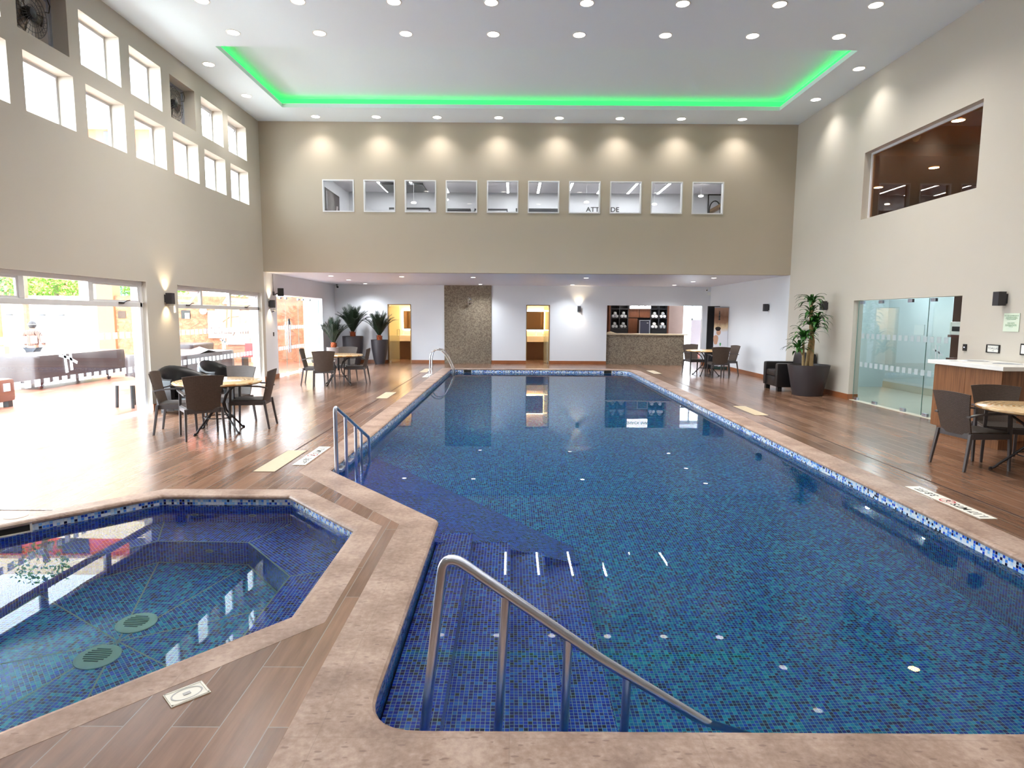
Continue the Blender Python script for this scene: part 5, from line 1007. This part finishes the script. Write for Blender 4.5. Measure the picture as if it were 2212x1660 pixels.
M_OCH = M('orange_render', L(160, 98, 64), .8, var=.05, vs=2); M_YEL = M('cream_render', L(186, 174, 136), .8); M_WHT = M('white_render', L(240, 238, 234), .8)
def pillar(x0, x1, y0, y1, z1, mat, lab): mb = MB(); mb.box(x0, x1, y0, y1, -.2, z1); o = mb.build('garden_pillar', mat); tag(o, lab, 'pillar')
pillar(-14.95, -14.36, 22.5, 22.95, 4.2, M_OCH, 'tall orange pillar at the left end of the stone garden wall'); pillar(-15.6, -14.96, 22.55, 22.9, 4.2, M_YEL, 'tall pale yellow pillar beside the orange pillar'); pillar(-19.3, -18.75, 22.5, 23.0, 2.5, M_OCH, 'orange pillar at the left edge of the first window'); pillar(-9.38, -8.95, 22.3, 22.59, 2.6, M_YEL, 'cream post seen through the second left window'); pillar(-7.42, -6.75, 22.2, 22.59, 2.7, M_YEL, 'cream post seen through the left glass doors')
mb = MB(); mb.box(-18.74, -15.61, 22.9, 23.2, -.2, 2.35); struct('wall_patio_white', mb, M_WHT, 'white garden wall behind the standing person')
mb = MB(); mb.box(-18.7, -16.6, 20.3, 20.5, -.2, .62); o = mb.build('planter_wall', M('yellow_render', L(176, 136, 84), .8)); tag(o, 'low yellow-orange planter wall beside the person', 'low wall')
for i, x in enumerate((-18.4, -17.2, -16.5)):
    t = thing('garden_wall_lamp', 'small wall lamp on the white garden wall, %s from the left' % ordn[i], 'lamp', (x * 1.0 + (-.0), 22.9, 1.62), group='lamps on the garden wall'); mb = MB(); mb.box(-.09, .09, -.08, 0, .06, .2); mb.build('housing', M('lamp_tan', L(190, 150, 110), .6), t); mb = MB(); mb.box(-.09, .09, -.1, 0, 0, .05); mb.build('shade', M_DGREY, t)
t = thing('niche_box', 'dark square niche in the stone wall by the orange pillar', 'niche', (-14.12, 22.59, 1.55)); mb = MB(); mb.box(-.14, .14, -.01, .0, 0, .26); mb.build('recess', M('niche_dark', L(60, 44, 38), .8, var=.3), t)
t = thing('niche_box', 'black framed niche with a white lantern in the stone wall, second window', 'niche', (-11.8, 22.59, 1.55)); mb = MB(); mb.box(-.17, .16, -.01, 0, 0, .3); mb.build('recess', M_HOLE, t); mb = MB(); mb.box(-.02, .14, -.04, -.012, .0, .2); mb.build('lantern', M_SIGNP, t)
t = thing('bollard_globe', 'round white globe light on the stone wall, second window', 'lamp', (-11.1, 22.45, 1.83)); mb = MB(); mb.lathe([(0, -.13), (.09, -.1), (.13, 0), (.09, .1), (0, .13)], n=18, cap=False); mb.build('globe', M_SIGNP, t, smooth=True); mb = MB(); mb.box(-.02, .02, 0, .15, -.02, .02); mb.build('bracket', M_DGREY, t)
# sign of overlapping stone panels with emblem and script
t = thing('wall_sign', 'large sign of overlapping pale panels with emblem and script on the stone wall', 'sign', (0, 22.59, 0)); M_PNL = M('pale_panel', L(172, 148, 132), .7); M_PNL2 = M('pale_panel_b', L(180, 156, 130), .7)
for b, m_ in (((-11.0, -9.42, .85, 1.85), M_PNL), ((-10.72, -10.1, 1.3, 1.95), M_PNL), ((-10.45, -9.83, 1.1, 1.93), M_PNL2), ((-10.35, -9.5, .62, 1.05), M_PNL), ((-10.2, -9.7, .8, 1.12), M_PNL2)):
    mb = MB(); k_ = .01 + .012 * random.random() + (.02 if m_ is M_PNL2 else 0); mb.box(b[0], b[1], -.03 - k_, 0, b[2], b[3]); mb.build('panel', m_, t)
mb = MB(); MS = M('sign_tan', L(150, 106, 78), .6)
for p, q, r_ in (((-10.28, 1.9), (-10.33, 1.25), .03), ((-10.12, 1.92), (-10.17, 1.18), .035), ((-10.45, 1.45), (-10.2, 1.62), .025), ((-10.2, 1.62), (-9.86, 1.65), .02)): mb.tube([(p[0], -.075, p[1]), (q[0], -.075, q[1])], r_, 6)
mb.build('emblem', MS, t); text('lettering', 'Holiday Inn', M('sign_bronze', L(84, 62, 56), .5), .33, basis((1, 0, 0), (0, 0, 1), (-10.25, -.075, 1.12)), t, ext=.004, font_scale_x=1.1)
for i, (x, z) in enumerate([(-10.56, 1.85), (-10.85, 1.5), (-10.17, 1.2), (-9.66, 1.48)]):
    tt = thing('sign_spotlight', 'small pale spotlight on the stone sign, %s one' % ['topmost', 'left', 'lowest', 'right'][i], 'spotlight', (x, 22.5, z), group='spotlights on the stone sign'); mb = MB(); mb.lathe([(.05, -.03), (.06, 0), (.05, .04)], n=12); mb.build('head', M_SIGNP, tt, smooth='auto'); mb = MB(); mb.box(-.01, .01, 0, .06, -.01, .01); mb.build('bracket', M_DGREY, tt)
# covered pool tables
def covered_table(x0, x1, y0, y1, zt, zb, seed, lab, peak=False, legs=True):
    rnd = random.Random(seed); t = thing('covered_pool_table', lab, 'pool table', ((x0 + x1) / 2, (y0 + y1) / 2, 0), group='covered game tables on the patio'); a, b = (x1 - x0) / 2, (y1 - y0) / 2; per = []
    for (p, q) in (((-a, -b), (a, -b)), ((a, -b), (a, b)), ((a, b), (-a, b)), ((-a, b), (-a, -b))):
        n = max(6, int((Vector(q) - Vector(p)).length / .12))
        for k in range(n): per.append(Vector(p).lerp(Vector(q), k / n))
    rows_ = []
    for j, f in enumerate((0, .06, .3, .6, 1.0)):
        row = []
        for i, p in enumerate(per):
            fold = (sin(i * .55 + seed) * .03 + sin(i * 1.7) * .012) * f; c = p.normalized(); k = 1 + (fold + .01 * (j > 0)) / p.length; z = zt + (zb - zt) * f + (rnd.uniform(-.02, .02) if j == 4 else 0) - (.02 * j if j < 2 else 0); row.append((p.x * k, p.y * k, z))
        row.append(row[0]); rows_.append(row)
    mb = MB(); mb.sheet(rows_); G = []; nx, ny = 7, 12
    for i in range(nx): G.append([(-a + 2 * a * i / (nx - 1), -b + 2 * b * j / (ny - 1), zt + (.006 * sin(i * 2 + j * 1.3) if 0 < i < nx - 1 and 0 < j < ny - 1 else 0) + (.16 * math.exp(-((i - nx + 2) ** 2 * .8 + (j - 5) ** 2 * .7)) if peak else 0)) for j in range(ny)])
    mb.sheet(G); bmesh.ops.remove_doubles(mb.bm, verts=mb.bm.verts, dist=.004); mb.build('dust_cover', M_VINYL, t, smooth=True)
    mb = MB(); mb.box(-a + .1, a - .1, -b + .1, b - .1, zb - .02 if legs else 0, zt - .03); mb.build('table_body', M_BLACK, t)
    if legs:
        for sx in (-1, 1):
            for sy in (-1, 1): mb = MB(); mb.lathe([(.02, 0), (.05, .02), (.05, .05), (.02, .07), (.07, .12), (.09, .2), (.07, zb)], sx * (a - .22), sy * (b - .35), 14); mb.build('leg', M('mahogany', L(96, 44, 34), .35), t, smooth='auto')
covered_table(-11.75, -10.48, 13.65, 16.75, .76, .17, 1, 'long pool table under a dark brown cover in front of the person')
covered_table(-8.85, -7.50, 14.2, 16.7, .76, .26, 2, 'covered table with a raised peak seen through the second left window', peak=True)
covered_table(-11.6, -9.9, 19.2, 20.6, .78, .1, 3, 'low dark covered table farther back by the stone wall', legs=False)
covered_table(-10.0, -8.4, 16.9 + .1, 18.0, .70, .05, 4, 'dark covered cart behind the long pool table at the right window edge', legs=False)
# stool table, pouf
t = thing('patio_side_table', 'low round side table with pale top just outside the first window', 'table', (-6.98, 11.35, 0)); mb = MB(); mb.lathe([(.30, .42), (.31, .435), (.31, .45), (0, .455)], n=28, cap=False); mb.build('table_top', M('pale_top', L(196, 184, 176), .3), t, smooth='auto')
for k in range(4):
    a = .5 + k * pi / 2; mb = MB(); c, s = cos(a), sin(a); mb.tube([(c * .24, s * .24, .43), (c * .26, s * .26, 0)], .028, 8); mb.build('leg', M_BLACK, t)
t = thing('brown_pouf', 'brown leather cube pouf cut off by the left edge of the photo', 'pouf', (-9.55, 11.0, 0)); mb = MB(); mb.box(-.42, .42, -.35, .35, .1, .52, bev=.07); mb.build('cushion', M('tan_leather', L(112, 66, 48), .5, var=.08), t, smooth='auto')
for fx in (-.33, .33):
    for fy in (-.25, .25): mb = MB(); mb.box(fx - .05, fx + .05, fy - .05, fy + .05, 0, .11); mb.build('foot', M_BLACK, t)
t = thing('red_bench', 'small dark red bench outside beyond the second left window', 'bench', (-8.1, 19.6, 0)); mb = MB(); mb.box(-.4, .4, -.2, .2, .38, .46, bev=.01); mb.box(-.4, .4, .16, .2, .46, .8); mb.build('seat', M('dark_red', L(120, 36, 34), .5), t)
for fx in (-.34, .34): mb = MB(); mb.box(fx - .03, fx + .03, -.18, .18, 0, .38); mb.build('leg', M_BLACK, t)
# ------------------------------------------------------------------ person seen from behind
def person(x, y, z, rz):
    t = thing('person', 'person in striped shirt and dark trousers standing outside with back turned', 'person', (x, y, z), rz)
    def skin(name, V, E_, R, mat, sub=2):
        me = bpy.data.meshes.new(name); me.from_pydata(V, E_, []); o = bpy.data.objects.new(name, me); C.objects.link(o); md = o.modifiers.new('skin', 'SKIN'); md.use_smooth_shade = True
        for i, r in enumerate(R): me.skin_vertices[0].data[i].radius = r if isinstance(r, tuple) else (r, r)
        me.skin_vertices[0].data[0].use_root = True; s_ = o.modifiers.new('s', 'SUBSURF'); s_.levels = sub; s_.render_levels = sub; me.materials.append(mat); o.parent = t; return o
    SK = M('skin', L(150, 104, 82), .5)
    V = [(0, 0, .93), (0, .01, 1.1), (0, .0, 1.3), (0, .01, 1.40), (0, .03, 1.47), (0, .05, 1.56), (.09, 0, .90), (.10, .0, .5), (.10, -.02, .1), (.10, .10, .04), (-.09, 0, .90), (-.10, 0, .5), (-.10, -.02, .1), (-.10, .10, .04), (.17, 0, 1.36), (.25, .0, 1.12), (.20, .20, 1.0), (.14, .27, 1.03), (-.17, 0, 1.36), (-.25, 0, 1.12), (-.20, .2, 1.0), (-.14, .27, 1.03)]
    E_ = [(0, 1), (1, 2), (2, 3), (3, 4), (4, 5), (0, 6), (6, 7), (7, 8), (8, 9), (0, 10), (10, 11), (11, 12), (12, 13), (3, 14), (14, 15), (15, 16), (16, 17), (3, 18), (18, 19), (19, 20), (20, 21)]
    R = [(.13, .10), (.12, .095), (.14, .10), (.09, .07), .05, (.075, .095), .08, .055, .04, .035, .08, .055, .04, .035, .05, .04, .03, .028, .05, .04, .03, .028]
    skin('body', V, E_, R, SK)
    st = NT('striped_shirt'); wv = st.add('ShaderNodeTexWave', i_Scale=5.5); wv.bands_direction = 'X'; st.link(st.coord(), wv.inputs[0]); st.link(st.ramp(wv.outputs['Fac'], [(0, L(34, 24, 28)), (.16, L(112, 78, 68)), (.6, L(122, 102, 94)), (.9, L(100, 60, 48))]), st.b.inputs['Base Color']); st.b.inputs['Roughness'].default_value = .9
    skin('shirt', [V[0][:2] + (.97,), V[1], V[2], (0, .01, 1.39), (.17, 0, 1.36), (.26, 0, 1.13), (.225, .12, 1.04), (-.17, 0, 1.36), (-.26, 0, 1.13), (-.225, .12, 1.04)], [(0, 1), (1, 2), (2, 3), (3, 4), (4, 5), (5, 6), (3, 7), (7, 8), (8, 9)], [(.165, .125), (.16, .12), (.175, .12), (.10, .085), .075, .062, .055, .075, .062, .055], st.m)
    skin('trousers', [(0, 0, .95), (.09, 0, .88), (.105, 0, .5), (.105, 0, .08), (-.09, 0, .88), (-.105, 0, .5), (-.105, 0, .08)], [(0, 1), (1, 2), (2, 3), (0, 4), (4, 5), (5, 6)], [(.15, .12), .10, .075, .065, .10, .075, .065], M('dark_trousers', L(34, 36, 44), .8))
    mb = MB(); bmesh.ops.create_icosphere(mb.bm, subdivisions=3, radius=1); mb.xf(mb.bm.verts[:], Matrix.Translation((0, .04, 1.585)) @ Matrix.Diagonal((.095, .11, .115, 1))); mb.build('hair', M('dark_hair', L(40, 34, 36), .6, var=.2), t, smooth=True)
    mb = MB(); mb.tube([(.099 * cos(a), .04 + .115 * sin(a), 1.60) for a in [2 * pi * k / 20 for k in range(21)]], .009, 5, caps=False); mb.build('headband', M_SIGNP, t)
person(-13.35, 17.3, -.2, .1)
# ------------------------------------------------------------------ trees and mesh screen
M_LEAF = M('garden_leaf', L(104, 146, 46), .6, var=.35, vs=3); M_LEAF2 = M('garden_leaf_dark', L(70, 120, 60), .6, var=.3, vs=3); M_BARK = M('bark', L(110, 90, 70), .9, var=.2)
def tree(x, y, z0, z1, r, n, mat, lab, seed, ls=.09):
    rnd = random.Random(seed); t = thing('garden_tree', lab, 'tree', (x, y, -.2), group='trees beyond the patio'); mb = MB(); mb.tube([(0, 0, 0), (.05, 0, z0 + .2), (0, .05, (z0 + z1) / 2 + .2)], .09, 8); mb.build('trunk', M_BARK, t)
    mb = MB(); cz, hz = (z0 + z1) / 2 + .2, (z1 - z0) / 2
    for k in range(n):
        u = rnd.uniform(-1, 1); a = rnd.uniform(0, 2 * pi); q = rnd.uniform(.45, 1) ** .5 * (1 + .18 * sin(5 * a) * sin(4 * u)); s_ = math.sqrt(1 - u * u); p = Vector((r * q * s_ * cos(a), r * q * s_ * sin(a), cz + hz * q * u)); d = Vector((rnd.uniform(-1, 1), rnd.uniform(-1, 1), rnd.uniform(-.6, 1))).normalized(); e_ = d.cross(Vector((rnd.random(), rnd.random(), rnd.random()))).normalized(); l_ = ls * rnd.uniform(.7, 1.4); mb.quad(p, p + d * l_ * .5 + e_ * l_ * .25, p + d * l_, p + d * l_ * .5 - e_ * l_ * .25)
    mb.build('foliage', mat, t)
tree(-18.6, 25.5, 1.6, 4.2, 1.5, 5200, M_LEAF, 'bright yellow-green tree above the white garden wall', 1, .16); tree(-21.9, 26.3, 1.5, 4.6, 1.2, 3000, M_LEAF2, 'darker tree at the left edge behind the garden wall', 2, .15); tree(-14.2, 24.9, 1.8, 4.0, 1.2, 3000, M_LEAF, 'green tree between the pillars behind the stone wall', 3, .15)
tree(-11.1, 26.6, 1.8, 3.2, 1.0, 1800, M_LEAF, 'low green tree above the stone wall, second window', 4, .13); tree(-15.2, 19.5, 5.4, 7.0, .8, 350, M_LEAF2, 'tall tree whose crown shows in the small high windows', 5, .14)
gm = NT('green_mesh'); b_ = gm.add('ShaderNodeTexBrick', offset=0.); gm.link(gm.coord('Object', rot=(radians(90), 0, 0)), b_.inputs['Vector'])
for k, x in (('Scale', 1.), ('Mortar Size', .02), ('Brick Width', .16), ('Row Height', .16)): b_.inputs[k].default_value = x
b_.inputs['Color1'].default_value = L(110, 160, 140); b_.inputs['Color2'].default_value = L(126, 172, 152); b_.inputs['Mortar'].default_value = L(40, 104, 80); gm.link(b_.outputs['Color'], gm.b.inputs['Base Color'])
t = thing('mesh_screen', 'green wire mesh screen beyond the white garden wall', 'screen', (-17.0, 27.5, -.1)); mb = MB(); mb.box(-1.6, 2.2, 0, .03, 1.0, 3.6); mb.build('mesh_panel', gm.m, t); mb = MB()
for x in (-1.6, .3, 2.2): mb.box(x - .04, x + .04, -.04, .04, 0, 3.7)
mb.build('posts', M_DGREY, t)

t = thing('garden_building', 'tall terracotta building with cream balcony bands behind the garden wall', 'building', (-26.0, 31, -.05))
mb = MB(); mb.box(-9, 9, 0, 4, 0, 11.5); mb.build('wall', M('terracotta_render', L(205, 96, 70), .8, var=.06), t)
for k, z in enumerate((4.6, 6.6, 8.6, 10.6)): mb = MB(); mb.box(-9, 9, -.5, -.001, z, z + .85); mb.build('balcony_band', M('band_cream', L(236, 214, 184), .8), t)
for x in (-7, -3.5, 0, 3.5, 7):
    for z in (5.6, 7.6, 9.6): mb = MB(); mb.box(x - .7, x + .7, -.05, -.001, z, z + .9); mb.build('window', M('dark_pane', L(50, 50, 56), .2), t)
